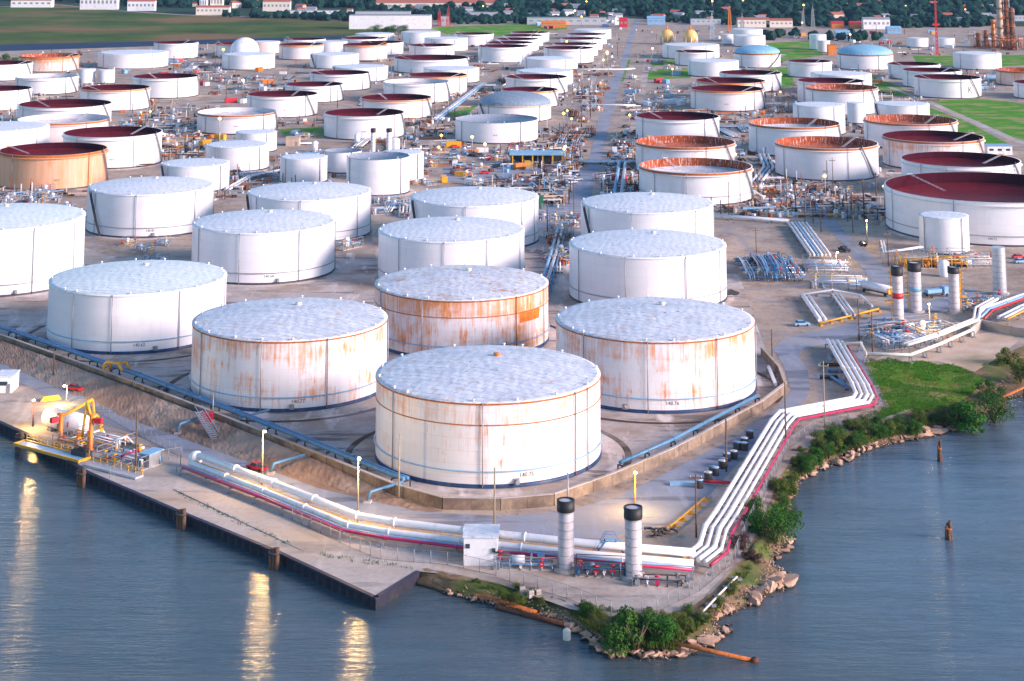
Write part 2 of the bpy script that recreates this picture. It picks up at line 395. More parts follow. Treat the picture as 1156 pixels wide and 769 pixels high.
# ------------------------------------------------------------------ the setting: land, water, roads
WZ = -1.9
BANK = [((471, 641), (471, 662)), ((520, 650), (520, 676)), ((600, 667), (600, 695)), ((645, 680), (645, 710)), ((668, 688), (672, 724)), ((690, 696), (688, 744)),
        ((715, 700), (735, 749)), ((740, 696), (780, 743)), ((765, 690), (822, 719)), ((785, 682), (806, 704)), ((805, 668), (838, 690)), ((822, 650), (888, 667)),
        ((835, 635), (892, 648)), ((845, 618), (874, 638)), ((855, 600), (900, 606)), ((862, 585), (884, 590)), ((870, 565), (898, 560)), ((880, 538), (908, 542)),
        ((900, 512), (938, 527)), ((935, 492), (985, 508)), ((985, 480), (1065, 492)), ((1030, 462), (1082, 482)), ((1070, 440), (1130, 480)), ((1100, 415), (1150, 462)),
        ((1156, 390), (1200, 440)), ((1300, 360), (1400, 400))]
DECK = [(-300, 370), (-120, 430), (0, 476), (32, 490), (100, 533), (200, 576), (315, 623), (424, 674), (471, 645)]
def sheet(name, pts, mat, z, kind='structure'):
    P2 = [(p if isinstance(p, Vector) else g(p[0], p[1])).xy for p in pts]; n_ = len(P2)
    vs_, _, fs_, *_ = mgeo.delaunay_2d_cdt(P2, [(i, (i + 1) % n_) for i in range(n_)], [], 1, 1e-5)
    m = MB(); V = [m.bm.verts.new((v.x, v.y, z)) for v in vs_]
    for t_ in fs_:
        f = m.bm.faces.new([V[i] for i in t_]); f.normal_update()
        if f.normal.z < 0: f.normal_flip()
    o = m.build(name, MAT[mat]); o['kind'] = kind; return o
land = [g(*p) for p in DECK] + [g(*a) for a, b in BANK[1:]] + [Vector((1500, 560, 0)), Vector((9000, 700, 0)), Vector((9000, 14000, 0)), Vector((-9000, 14000, 0)), Vector((-9000, 700, 0)), Vector((-900, 480, 0))]
sheet('ground', land, 'ground', 0)
m = MB(); m.poly([Vector((-9000, -900, WZ)), Vector((9000, -900, WZ)), Vector((9000, 700, WZ)), Vector((-9000, 700, WZ))]); structure(m.build('water', MAT['water']))

# sloping bank of earth between the yard and the water
m = MB(); tops = []; bots = []
for (a, b), (c, d) in zip(BANK, BANK[1:]):
    n = max(3, int((g(*a) - g(*c)).length / 1.5))
    for k in range(n):
        u = k / n; tops.append(g(*a).lerp(g(*c), u)); bots.append(g(*b, WZ).lerp(g(*d, WZ), u))
tops.append(g(*BANK[-1][0])); bots.append(g(*BANK[-1][1], WZ))
NB = 10; rows = []
for i, (a, b) in enumerate(zip(tops, bots)):
    row = []
    for k in range(NB + 1):
        u = k / NB; p = a.lerp(b, u); j = 0 if k == 0 else (.35 if k < NB else .0)
        z = -.02 + (WZ - .5) * (u ** 1.6) + rnd.uniform(-j, j) * .8 + (.35 * math.sin(i * .37) * math.sin(u * 3.1))
        if k == 0: z = .012
        row.append(m.bm.verts.new((p.x + rnd.uniform(-j, j), p.y + rnd.uniform(-j, j), z)))
    rows.append(row)
for a, b in zip(rows, rows[1:]):
    for k in range(NB): f = m.bm.faces.new((a[k], a[k + 1], b[k + 1], b[k])); f.smooth = True
bmesh.ops.recalc_face_normals(m.bm, faces=m.bm.faces)
structure(m.build('river_bank', MAT['bank']))

def strip(name, A, B, mat, z, kind='structure'):
    m = MB(); va = [m.bm.verts.new(g(*p) + Vector((0, 0, z))) for p in A]; vb = [m.bm.verts.new(g(*p) + Vector((0, 0, z))) for p in B]
    for i in range(len(A) - 1):
        f = m.bm.faces.new((va[i], vb[i], vb[i + 1], va[i + 1]))
    bmesh.ops.recalc_face_normals(m.bm, faces=m.bm.faces)
    for f in m.bm.faces:
        if f.normal.z < 0: f.normal_flip()
    o = m.build(name, MAT[mat]); o['kind'] = kind; return o

# soil zones first, then paving on top of them
sheet('tank_yard_soil', [(-60, 366), (5, 388), (150, 440), (300, 498), (447, 558), (500, 572), (565, 573), (625, 568), (690, 545), (760, 515), (860, 462), (884, 440), (868, 405), (852, 360), (830, 300), (640, 255), (430, 285), (100, 290), (-60, 330)], 'berm', .02)
sheet('earth_slope', [(-60, 368), (5, 390), (150, 443), (300, 502), (447, 562), (500, 577), (470, 580), (420, 566), (358, 551), (285, 524), (212, 490), (141, 472), (101, 449), (44, 428), (-60, 387)], 'brown_soil', .024)
SL_A = [(-60, 369), (5, 391), (150, 444), (300, 503), (447, 563), (490, 576)]
SL_B = [(-60, 386), (44, 429), (141, 472), (285, 524), (420, 566), (478, 579)]
def even(pts, n):
    P_ = [g(*p) for p in pts]; L_ = [0]
    for a, b in zip(P_, P_[1:]): L_.append(L_[-1] + (b - a).length)
    out = []
    for k in range(n):
        s_ = L_[-1] * k / (n - 1); i = max(j for j in range(len(P_) - 1) if L_[j] <= s_ + 1e-6); out.append(P_[i].lerp(P_[i + 1], (s_ - L_[i]) / (L_[i + 1] - L_[i])))
    return out
m = MB(); rows = []
for i, (a, b) in enumerate(zip(even(SL_A, 240), even(SL_B, 240))):
    row = []
    for k in range(15):
        u = k / 14; p = a.lerp(b, u); z = .03 + 1.5 * (1 - u) ** 1.3 * (1 if k else .8) * min(1, (239 - i) / 40)
        if 0 < k < 14: z += .55 * mnoise.noise(Vector((p.x * .28, p.y * .28, 0))) + .25 * mnoise.noise(Vector((p.x * .9, p.y * .9, 4)))
        row.append(m.bm.verts.new((p.x, p.y, max(.028, z) if k < 14 else .028)))
    rows.append(row)
for a, b in zip(rows, rows[1:]):
    for k in range(14): m.bm.faces.new((a[k], a[k + 1], b[k + 1], b[k]))
bmesh.ops.recalc_face_normals(m.bm, faces=m.bm.faces); structure(m.build('earth_slope', MAT['brown_soil']))
sheet('front_gravel', [(440, 586), (500, 610), (760, 642), (800, 650), (826, 640), (800, 668), (765, 688), (740, 694), (690, 696), (645, 688), (560, 658), (500, 645), (440, 636)], 'gravel_pale', .02)
sheet('side_gravel', [(740, 560), (775, 545), (855, 488), (880, 470), (880, 530), (840, 610), (822, 640), (780, 640), (690, 615), (660, 600)], 'gravel_pale', .024)
sheet('west_gravel', [(-200, 395), (-40, 412), (30, 438), (110, 475), (60, 482), (0, 470), (-120, 425)], 'gravel_pale', .02)
sheet('wharf_apron', [(-120, 432), (0, 478), (32, 492), (100, 535), (200, 578), (315, 625), (424, 675), (471, 645), (490, 643), (500, 612), (395, 601), (300, 562), (206, 520), (150, 498), (60, 478), (0, 462), (-120, 420)], 'concrete', .028)
sheet('sand_flat', [(985, 408), (1000, 400), (1090, 380), (1135, 372), (1150, 385), (1125, 405), (1100, 420), (1060, 408)], 'sand', .02)
UP = [(-200, 338), (-60, 385), (44, 428), (101, 449), (141, 472), (212, 490), (285, 524), (358, 551), (420, 566), (480, 578), (570, 583), (640, 577), (700, 560), (760, 530), (830, 494), (880, 458), (893, 440), (884, 412), (872, 394), (885, 382), (930, 373), (992, 357), (1100, 325)]
LO = [(-200, 362), (-60, 410), (30, 435), (72, 456), (150, 490), (196, 512), (250, 532), (320, 560), (395, 586), (480, 599), (570, 606), (680, 608), (760, 590), (800, 560), (850, 505), (893, 472), (915, 442), (912, 418), (902, 402), (905, 394), (940, 387), (1000, 370), (1100, 340)]
strip('perimeter_road', UP, LO, 'asphalt', .034)
strip('long_road', [(640, 240), (652, 215), (663, 190), (674, 140), (687, 95), (700, 72), (710, 40), (720, 15), (722, 6)], [(664, 240), (668, 215), (677, 190), (688, 140), (700, 95), (708, 72), (716, 40), (724, 15), (725, 6)], 'asphalt', .034)
strip('side_lane', [(905, 228), (931, 253), (960, 286), (982, 314), (1000, 333), (1012, 352)], [(925, 228), (955, 263), (982, 287), (1000, 303), (1024, 330), (1040, 350)], 'asphalt', .030)
strip('field_path', [(1000, 98), (1046, 116), (1095, 138), (1139, 158), (1156, 164)], [(1006, 98), (1052, 115), (1101, 136), (1148, 157), (1170, 164)], 'concrete', .034)
strip('dirt_lane', [(430, 178), (470, 165), (512, 142), (548, 112), (566, 98)], [(452, 184), (482, 170), (524, 145), (558, 114), (572, 98)], 'gravel_pale', .030)
strip('dirt_lane', [(196, 154), (262, 118), (330, 88), (420, 62)], [(214, 158), (272, 122), (338, 91), (424, 64)], 'gravel_pale', .030)
strip('dirt_lane', [(822, 126), (828, 160), (850, 205), (900, 228)], [(840, 126), (842, 160), (866, 202), (915, 222)], 'gravel_pale', .030)
strip('dirt_lane', [(20, 250), (110, 285), (200, 315)], [(10, 262), (105, 297), (190, 328)], 'gravel_pale', .030)
strip('dirt_lane', [(420, 268), (426, 300), (424, 330)], [(430, 268), (436, 300), (438, 330)], 'gravel_pale', .030)
strip('dirt_lane', [(728, 62), (720, 110), (705, 165)], [(735, 62), (728, 110), (715, 165)], 'gravel_pale', .030)
strip('west_track', [(634, 195), (640, 165), (652, 130), (664, 95), (680, 60)], [(648, 195), (651, 165), (661, 130), (671, 95), (684, 60)], 'concrete', .030)
sheet('parking_lot', [(500, 190), (560, 182), (640, 186), (662, 192), (664, 214), (650, 245), (606, 262), (606, 225), (560, 205), (500, 205)], 'asphalt', .026)
strip('walkway', [(806, 640), (822, 600), (852, 548), (876, 505), (893, 480)], [(816, 640), (832, 600), (860, 548), (883, 505), (899, 480)], 'concrete', .030)
strip('slope_walk', [(964, 396), (985, 440), (996, 462)], [(972, 394), (993, 438), (1004, 460)], 'asphalt', .030)
# grass, one sheet for each patch
GR = [('grass', [(974, 410), (982, 404), (990, 407), (1004, 404), (1022, 409), (1040, 407), (1060, 412), (1076, 411), (1095, 419), (1112, 430), (1100, 442), (1086, 452), (1068, 456), (1050, 464), (1030, 461), (1008, 468), (990, 474), (997, 458), (990, 440)]),
      ('grass', [(1052, 114), (1108, 111), (1156, 117), (1200, 125), (1200, 172), (1146, 157), (1100, 136)]),
      ('grass', [(1046, 120), (1095, 139), (1140, 163), (1128, 174), (1060, 150)]),
      ('grass', [(1030, 63), (1078, 63), (1078, 74), (1035, 71)]), ('grass', [(730, 79), (776, 77), (780, 88), (731, 90)]), ('grass', [(734, 68), (762, 67), (764, 73), (736, 75)]),
      ('grass', [(862, 49), (912, 46), (930, 62), (882, 70)]), ('grass', [(868, 78), (892, 76), (897, 97), (882, 99)]), ('grass', [(985, 86), (1016, 98), (1034, 110), (1010, 108), (984, 100)]),
      ('grass', [(312, 146), (365, 143), (368, 153), (330, 158)]), ('grass', [(505, 128), (540, 118), (540, 130), (515, 133)]),
      ('grass', [(485, 31), (640, 25), (640, 33), (560, 41), (505, 39)]), ('grass', [(1100, 63), (1156, 62), (1170, 74), (1130, 75)]), ('grass', [(690, 92), (706, 66), (712, 68), (704, 92)])]
for k, (mt, pts) in enumerate(GR): sheet('grass', pts, mt, .016 + .0, 'structure')
sheet('grassy_field', [(-300, 8), (0, 8), (60, 5), (140, 13), (200, 17), (330, 21), (400, 24), (450, 34), (430, 37), (390, 41), (180, 47), (0, 51), (-300, 55)], 'grass_dry', .05)
sheet('navy_strip', [(-300, 55), (0, 50.5), (180, 46.5), (390, 40.5), (396, 44), (180, 52), (0, 58), (-300, 62)], 'dark_navy', .06)  # flat dark navy strip along the near edge of the field
sheet('woodland_floor', [(-600, 8), (0, 7.5), (60, 4.5), (140, 12), (200, 16), (330, 20), (400, 23), (470, 20), (640, 24), (700, 20), (800, 26), (1156, 30), (1700, 34), (2600, -40), (-1600, -40)], 'far_soil', .04)

# haze: one thin closed box of evening air
hz = MB(); hz.box((0, 3200, 150), (7000, 7400, 320)); hm = bpy.data.materials.new('haze'); hm.use_nodes = True
for nd in list(hm.node_tree.nodes):
    if nd.type != 'OUTPUT_MATERIAL': hm.node_tree.nodes.remove(nd)
pv = hm.node_tree.nodes.new('ShaderNodeVolumePrincipled'); pv.inputs['Color'].default_value = (.35, .60, .95, 1); pv.inputs['Density'].default_value = 2.5e-5; pv.inputs['Anisotropy'].default_value = .0
hm.node_tree.links.new(pv.outputs[0], [n for n in hm.node_tree.nodes if n.type == 'OUTPUT_MATERIAL'][0].inputs['Volume'])
HAZE = True
if HAZE: hz.build('haze', hm)['kind'] = 'stuff'

# ------------------------------------------------------------------ storage tanks
# xl, xr, y of rim ends, y of base ends, kind, rust 0-1, tint 0-1 (white to orange), label
TANKS = [
 (424,678,421,513,'cone',.58,.05,'largest white tank nearest the water, pale coned roof and rusty top band'),
 (217,436,360,437,'cone',.74,.04,'rust-streaked white tank behind the nearest tank on its left, light coned roof'),
 (628,852,360,438,'cone',.74,.04,'white tank with rust drips beside the pipeline bend, its roof dirty grey'),
 (423,619,319,384,'cone',.92,.05,'rustiest coned tank of the front cluster with a big orange rust patch'),
 (56,253,313,378,'cone',.04,.0,'clean white tank with pale mint roof behind the yellow gantry'),
 (-100,91,245,317,'cone',.05,.0,'white coned tank cut off by the left edge, just behind the clean mint-roofed tank'),
 (99,239,210,257,'cone',.03,.0,'white coned tank with diagonal stair in front of the orange rusted tank'),
 (217,377,250,306,'cone',.03,.0,'white coned tank directly behind the rust-streaked left front tank'),
 (279,418,216,263,'cone',.05,.0,'white tank with a dark line across its coned roof, in front of grey-roofed small tanks'),
 (463,608,222,271,'cone',.07,.0,'white coned tank beside the parking lot, an orange spot at its rim'),
 (427,592,259,313,'cone',.04,.0,'white coned tank right behind the rustiest front tank'),
 (656,806,229,280,'cone',.04,.0,'white coned tank with dark diagonal stair at the near end of the long road'),
 (643,820,275,334,'cone',.06,.0,'white coned tank between the blue manifold and the rustiest front tank'),
 (181,258,184,213,'flat',.05,.0,'small white flat-topped tank behind the coned tank with the dark diagonal stair'),
 (232,303,163,190,'flat',.04,.0,'small white tank with pale blue flat roof in front of the orange-rimmed open tank'),
 (266,312,149,170,'flat',.03,.0,'small white tank half hidden behind the small pale-blue-roofed tank'),
 (316,369,177,205,'flat',.05,.0,'smallest plain white tank left of the grey-roofed tank near the two white stacks'),
 (391,462,176,217,'flatg',.08,.0,'tall white tank with flat grey roof below the two white stacks'),
 (429,478,172,203,'flat',.03,.0,'white flat-roofed tank peeking out behind the tall grey-roofed tank'),
 (366,408,170,194,'flatg',.03,.0,'small tank with dark slate roof between the plain small tank and the grey-roofed tank'),
 (366,456,127,153,'open',.08,.0,'white tank with open dark red top right behind the two white stacks'),
 (407,487,110,131,'open',.1,.0,'white tank with bright maroon open top behind the stacks, second back in its row'),
 (433,507,92,114,'openw',.08,.0,'white tank with pale open top behind the bright maroon one in the middle'),
 (461,527,84.5,104,'open',.3,.12,'open dark tank with one orange rust stain beside the diagonal pipe rack'),
 (445,529,65,80,'open',.06,.0,'broad white tank with long dark red open top mid-field'),
 (478,541,77,92,'flat',.06,.0,'white pale-roofed tank in front of the broad dark red open one'),
 (540,622,116,134,'domeg',.15,.08,'blue-grey domed tank with a tan rim band beside the diagonal pipe rack'),
 (514,607,134,157,'flatg',.12,.0,'white tank with sunken blue-grey roof in front of the domed tank, above the blue-roofed shed'),
 (566,630,101,119,'open',.1,.0,'white open tank peeking out behind the blue-grey dome'),
 (571,640.5,86.6,104,'open',.05,.0,'white tank with dark slot of open top, second behind the blue-grey dome'),
 (583,647,79.7,95,'flat',.04,.0,'white flat tank, third behind the blue-grey dome'),
 (592,652,65.8,79,'flat',.05,.0,'white flat tank, fourth behind the blue-grey dome'),
 (539.5,597,52,69,'open',.04,.0,'front tank of the left far row running up beside the road'),
 (550,602,48,62,'open',.04,.0,'second tank of the left far row beside the road'),
 (560,608,44,57,'open',.04,.0,'third tank of the left far row beside the road'),
 (568,613,40,52,'open',.04,.0,'fourth tank of the left far row beside the road'),
 (577,620,36.5,48,'open',.04,.0,'rearmost tank of the left far row beside the road'),
 (614,670,54,70,'open',.04,.0,'front tank of the right far row, nearest the long road'),
 (624,675,49.5,63,'open',.04,.0,'second tank of the right far row nearest the road'),
 (633,680,43.5,56,'open',.04,.0,'third tank of the right far row nearest the road'),
 (640,685,38.5,50,'open',.04,.0,'fourth tank of the right far row nearest the road'),
 (647,690,33.5,44,'flat',.04,.0,'rearmost tank of the right far row, white flat top'),
 (513,557,38,51,'open',.06,.0,'white open tank standing behind and left of the far rows, beside the green strip'),
 (462,513,51,65,'open',.06,.0,'white dark-topped tank in front of the tan flat one, behind the broad dark red tank'),
 (479,528,43,57,'flat',.1,.1,'white tank with faint tan wall, just behind the small dark-topped one'),
 (453,497,36,49,'flat',.05,.0,'plain white flat tank farthest back in the middle, below the long white warehouse'),
 (401,445,38,48,'flat',.03,.0,'small white flat tank half hidden below the dark shrubs by the white warehouse'),
 (386,436,43,55,'open',.04,.0,'purple-topped tank partly hidden behind two others below the dark shrubs'),
 (407,455,47.5,61,'open',.05,.0,'purple-topped white tank right of the tan one, centre back'),
 (387,437,50,67,'open',.25,.25,'tan-walled purple-topped tank in the back, left of centre'),
 (350,405,61,76,'flat',.05,.0,'white flat-roofed tank with diagonal stair, left of the tan purple-topped one'),
 (375,438,75,90,'flat',.06,.0,'white pale-blue-roofed tank just in front of the one with diagonal stair'),
 (350,417,82,100,'open',.05,.0,'white tank with dark purple open top, mid left of centre'),
 (322,387,95,113,'open',.06,.0,'white tank with black slot of open top, one step nearer than the dark purple one'),
 (279,358,106,129,'open',.05,.0,'white tank with dark purple open top left of the two white stacks'),
 (223,311,126,147,'openw',.2,.04,'white tank with orange-red rim and pale inside, left middle'),
 (251,310,61,77,'flat',.04,.0,'white flat tank in front of the white satellite-like dome tank'),
 (243,288,49,63,'open',.1,.0,'white tank behind the flat one, left of the tan back tank'),
 (282,316,47,60,'flat',.3,.4,'small tan-walled tank on the back line by the dark canal'),
 (315,365,50,66,'open',.2,.15,'pale tan tank with thin dark open top on the back line'),
 (321,367,44,57,'open',.05,.0,'white purple-rimmed tank farthest back beside the grassy field'),
 (356,392,47,60,'flat',.05,.0,'narrow white tank peeking out between two back line tanks'),
 (174,223,48,65,'open',.06,.0,'white tank with thin red top edge at the foot of the grassy field'),
 (111,189,59,75,'flat',.04,.0,'broad white tank with pale blue flat roof at the left back'),
 (22,88,62.5,79,'openr',.8,.3,'rusty tank with bright orange rim at the far left back'),
 (-32,35,71,89,'open',.05,.0,'dark-topped white tank cut by the left edge below the green tree'),
 (18,87,86,104,'openw',.05,.0,'white tank with pale open top in front of the bright orange-rimmed rusty one'),
 (88,107,78,94,'flat',.03,.0,'tiny plain white tank left of a twin with a diagonal stair'),
 (110,129,79,94,'flat',.03,.0,'tiny white tank with diagonal dark stair beside blue equipment'),
 (150,223,86,108,'open',.06,.0,'white tank with dark open top right of the blue equipment'),
 (91,168,99,122,'open',.1,.0,'white tank with brown open top, left, in front of the dark open-topped one'),
 (-40,34,100,122,'open',.05,.0,'open maroon tank cut by the left edge, level with the brown-topped one'),
 (22,124,117,141,'open',.08,.0,'broad open tank with maroon inside and a gauge pole at the left'),
 (20,122,134,166,'openw',.3,.2,'tan-walled tank with pale inside, between the maroon one and the orange tank'),
 (-52,53,143,180,'flat',.06,.0,'white pale-roofed tank at the left edge just behind the orange open tank'),
 (72,181,149,184,'open',.05,.0,'clean white tank with dark purple open top right behind the orange tank'),
 (0,118,168.5,207,'open',.55,.85,'orange rusted open tank with dark inside at the left'),
 (722,849,187,223,'openr',.12,.0,'white tank with rust-red and white speckled inside, nearest of the three beside the road'),
 (718,830,160,193,'openr',.35,.03,'middle one of three tanks beside the road, rusty inside and orange rim band'),
 (718,812,131,158,'open',.05,.0,'rear one of three tanks beside the road, dark red inside'),
 (780,862,100,122,'open',.2,.08,'pale tan-walled tank with purple open top behind the three beside the road'),
 (786,864,91,112,'open',.15,.08,'tank with thin tan rim hidden behind the pale purple-topped tank'),
 (813,882,82,101,'open',.06,.0,'white tank with dark red open top in front of the left sky-blue dome'),
 (777,834,68.6,85,'flat',.03,.0,'white tank with plain flat roof left of the left sky-blue dome'),
 (762,807,58,73,'open',.05,.0,'white tank with thin dark slot below the two golden spheres'),
 (748,812,50.5,65,'flat',.05,.0,'white flat tank directly beneath the two golden spheres'),
 (829,881,59,75,'domeb',.05,.03,'left one of two tanks with sky-blue domes, stair on its right side'),
 (828,864,40,52,'flat',.03,.0,'white flat tank just behind the left sky-blue dome'),
 (826,861,33,47,'flat',.03,.0,'tallest white tank standing behind the left sky-blue dome'),
 (815,828,39,50,'flat',.02,.0,'tiny white tank between the golden spheres and the left dome'),
 (890,939,69,86,'open',.05,.0,'white tank with dark line of a top, between the two sky-blue domes'),
 (916,984,83,104,'flat',.12,.06,'tank with cream flat top behind the purple and orange rims'),
 (901,976,91,115,'open',.05,.0,'white tank with long purple open top behind the orange-lined one'),
 (911,991,98.5,126,'openr',.08,.0,'white tank with thin orange-red lined top right of centre back'),
 (896,954,118,150,'flat',.04,.0,'pale blue-white tank with clutter on its roof, behind the open rusty-rimmed tanks'),
 (957,978,116,139,'flat',.02,.0,'slim white tank standing before the thin orange-red lined tank'),
 (846,948,138.5,171,'openr',.1,.0,'white tank with orange rim and whitish inside, second of two rusty ones on the right'),
 (876,991,161,197,'openr',.08,.0,'white tank with rust-red open inside, nearest of the two rusty ones on the right'),
 (988,1049,117,138,'flat',.04,.0,'pale blue flat tank with a curved stair, behind the orange-rimmed dark red tank'),
 (977,1080,135,163,'openr',.12,.0,'open dark tank with bright red-orange rim behind the brick-stained one'),
 (998,1110,154,186,'open',.75,.06,'tank with rust-grid stained wall and orange rim, dark purple inside'),
 (1020,1151,180,214,'open',.07,.0,'white tank with maroon open top just behind the biggest red-topped tank'),
 (1003,1235,211,258,'open',.04,.0,'biggest tank at the right edge with wide dark red floating roof'),
 (1039,1094,243,284,'flat',.02,.0,'small bright white tank standing before the biggest red-topped tank'),
 (1033,1107,87,108,'open',.03,.0,'white tank with dark letter K painted on its wall by the green field'),
 (1077,1130,60,77,'flat',.06,.0,'white flat tank with a reddish roof edge at the right back'),
 (1003,1061,72,88,'open',.04,.0,'dark-topped white tank right of the right sky-blue dome'),
 (1020,1085,79,97,'open',.04,.0,'dark-topped white tank just behind the one with the letter K'),
 (946,1008,60,77,'domeb',.05,.03,'right one of two tanks with sky-blue domes'),
 (914,933,39,56,'flat',.02,.0,'slim white tank left of an orange box, right back'),
 (923,937,46,59,'flat',.2,.2,'slim tank with tan top between slim white tank and orange box'),
 (1024,1048,43,53,'flat',.02,.0,'left one of two white boxlike tanks by the red mast'),
 (1054,1078,43,53,'flat',.02,.0,'right one of two white boxlike tanks by the red mast'),
 (1126,1190,79,95,'openr',.6,.5,'orange tank cut by the right edge near the refinery columns'),
 (1146,1215,93,110,'open',.05,.0,'white red-rimmed tank cut by the right edge, nearer than the orange one'),
]

FOOT = []                                       # footprints, so that nothing else is set inside a tank
def text_mesh(txt, size):
    cu = bpy.data.curves.new('txt', 'FONT'); cu.body = txt; cu.size = size; cu.align_x = 'CENTER'; cu.resolution_u = 2
    o = bpy.data.objects.new('txt', cu); COL.objects.link(o); dg = bpy.context.evaluated_depsgraph_get(); dg.update()
    me = bpy.data.meshes.new_from_object(o.evaluated_get(dg)); bpy.data.objects.remove(o); bpy.data.curves.remove(cu); return me
def wall_text(txt, size, r, phi, z, mat, parent, name):
    """lettering wrapped onto the tank wall; phi = 0 faces the camera side"""
    me = text_mesh(txt, size); bm = bmesh.new(); bm.from_mesh(me)
    bmesh.ops.subdivide_edges(bm, edges=[e for e in bm.edges if e.calc_length() > .6], cuts=2)
    for v in bm.verts:
        a = phi + v.co.x / r; v.co = Vector((r * math.sin(a), -r * math.cos(a), z + v.co.y))
    bm.to_mesh(me); bm.free(); me.materials.clear(); me.materials.append(mat)
    o = bpy.data.objects.new(name, me); COL.objects.link(o); o.parent = parent; return o

def tank(xl, xr, yr, yb, kind, rust, tint, label, detail):
    b = g((xl + xr) / 2, yb); zc = b.y * cE - CAMH * sE; r = (xr - xl) / 2 * zc / F
    H = height_at(b, yr)
    rz = math.atan2(-b.x, b.y)                  # local -Y looks back at the camera
    rt = thing('storage_tank', label, 'storage tank', b, rz); FOOT.append((b.x, b.y, r))
    seed = rnd.random(); px = (xr - xl)
    N = 96 if px > 150 else 64 if px > 60 else 40
    def paint(o, ru=rust, ti=tint): o.color = (ru, ti, seed, H / 100); return o
    zb = 0.0
    if detail >= 2:
        m = MB(); m.lathe([(r + 5.2, -.05), (r + 4.4, .38), (r - .3, .46)], N); m.build('foundation', MAT['berm'], rt); zb = .4
        m = MB(); m.lathe([(r + 6.6, .035), (r + 5.1, .036)], N); m.build('dark_soil_ring', MAT['dark_soil'], rt)  # flat ring of soil, darker than the foundation it surrounds
    elif detail == 1:
        m = MB(); m.lathe([(r + 2.2, -.05), (r + 1.8, .22), (r - .3, .25)], N); m.build('foundation', MAT['berm'], rt); zb = .2
    # base band
    bh = .8 if detail >= 2 else .6
    m = MB(); m.lathe([(r + .16, zb), (r + .16, zb + bh * .35), (r + .06, zb + bh), (r - .05, zb + bh)], N); m.build('base_band', MAT['navy_band' if detail >= 2 else 'dark_steel'], rt)
    op = kind.startswith('open')
    m = MB(); m.lathe([(r, zb), (r, H * .5), (r, H)], N, uv=True)
    if op: m.slot = 0; m.lathe([(r, H), (r + .25, H), (r + .25, H + .12), (r - .25, H + .12)], N)
    paint(m.build('shell', [MAT['tank_wall']], rt))
    if op:
        imat = {'open': 'inner_maroon', 'openr': 'inner_rust', 'openw': 'inner_pale'}[kind]
        dk = H - {'open': r * .12, 'openr': r * .15, 'openw': r * .12}[kind]
        if px > 200: dk = H - 4.2
        dk = max(2.0, dk)
        m = MB(); m.lathe([(r - .25, H + .12), (r - .25, dk)], N); m.build('inner_wall', MAT[imat], rt)
        dmat = {'open': 'deck_maroon', 'openr': 'inner_rust', 'openw': 'deck_white'}[kind]
        if 'white speckled' in label or 'whitish' in label: dmat = 'deck_white'
        m = MB(); m.lathe([(r - .26, dk + .35), (r - 1.2, dk + .35), (r - 1.3, dk), (0, dk + .15)], N)
        m.build('floating_roof', MAT[dmat], rt)
        # wind girder, rim band
        m = MB(); m.lathe([(r, H - 1.35), (r + .75, H - 1.3), (r + .75, H - 1.1), (r, H - 1.05)], N)
        paint(m.build('wind_girder', MAT['tank_wall'], rt), min(1, rust * 1.2 + .05), tint)
        if rust >= .1 or kind == 'openr':
            m = MB(); m.lathe([(r + .03, H - .9), (r + .06, H + .02), (r - .2, H + .16)], N); m.build('rim_band', MAT['rust' if kind != 'open' or rust > .3 else 'orange_paint'], rt)
        if px > 38:                                           # rolling ladder and gauge platform
            a = rnd.uniform(.5, 1.1) * rnd.choice((-1, 1)); x, y = math.sin(a) * (r - .3), math.cos(a) * (r - .3)
            m = MB(); q0 = Vector((x, y, H + .4)); q1 = Vector((x * .55, y * .55, dk + .4)); sd = Vector((y, -x, 0)).normalized() * .5
            m.bar(q0 + sd, q1 + sd, .14); m.bar(q0 - sd, q1 - sd, .14)
            for k in range(1, 9): u = k / 9; m.bar(q0.lerp(q1, u) + sd, q0.lerp(q1, u) - sd, .1)
            m.build('rolling_ladder', MAT['silver'], rt)
            m = MB(); m.box((x * 1.02, y * 1.02, H + .45), (2.2, 1.6, .15), -a)
            for sx in (-1, 1): m.bar((x + sx, y, H + .5), (x + sx, y, H + 1.6), .1)
            m.bar((x - 1, y, H + 1.6), (x + 1, y, H + 1.6), .1); m.build('gauge_platform', MAT[rnd.choice(['cream_paint', 'silver', 'yellow_paint'])], rt)
    else:
        if kind == 'cone':
            rm = 'roof_dirty' if rust > .3 else 'roof_clean'
            if 'mint' in label: rm = 'roof_mint'
            if label.startswith('rustiest'): rm = 'roof_stained'
            rise = r * .085
            pr = [(r + .12, H - .02), (r + .12, H + .14), (r * .96, H + .14 + rise * .10), (r * .7, H + rise * .5), (r * .4, H + rise * .82), (r * .15, H + rise * .99), (0, H + rise)]
        elif kind in ('flat', 'flatg'):
            rm = 'roof_slate' if kind == 'flatg' else 'roof_clean'; rise = r * .03
            pr = [(r + .1, H - .02), (r + .1, H + .12), (r * .9, H + .14 + rise * .2), (0, H + rise + .14)] if kind == 'flat' else [(r + .1, H - .02), (r + .1, H + .12), (r - .15, H + .12), (r - .2, H - .35), (0, H - .1)]
        else:
            rm = 'roof_bluegrey' if kind == 'domeg' else 'roof_skyblue'; rise = r * .30
            pr = [(r + .1, H - .02), (r + .1, H + .1)] + [(r * math.cos(u * math.pi / 2 / 9 * 1.0) if u else r * .99, H + .12 + rise * math.sin(u * math.pi / 2 / 9)) for u in range(0, 10)]
            pr = pr[:-1] + [(0, H + .12 + rise)]
        m = MB(); m.lathe(pr, N); ro = m.build('roof', MAT[rm], rt)
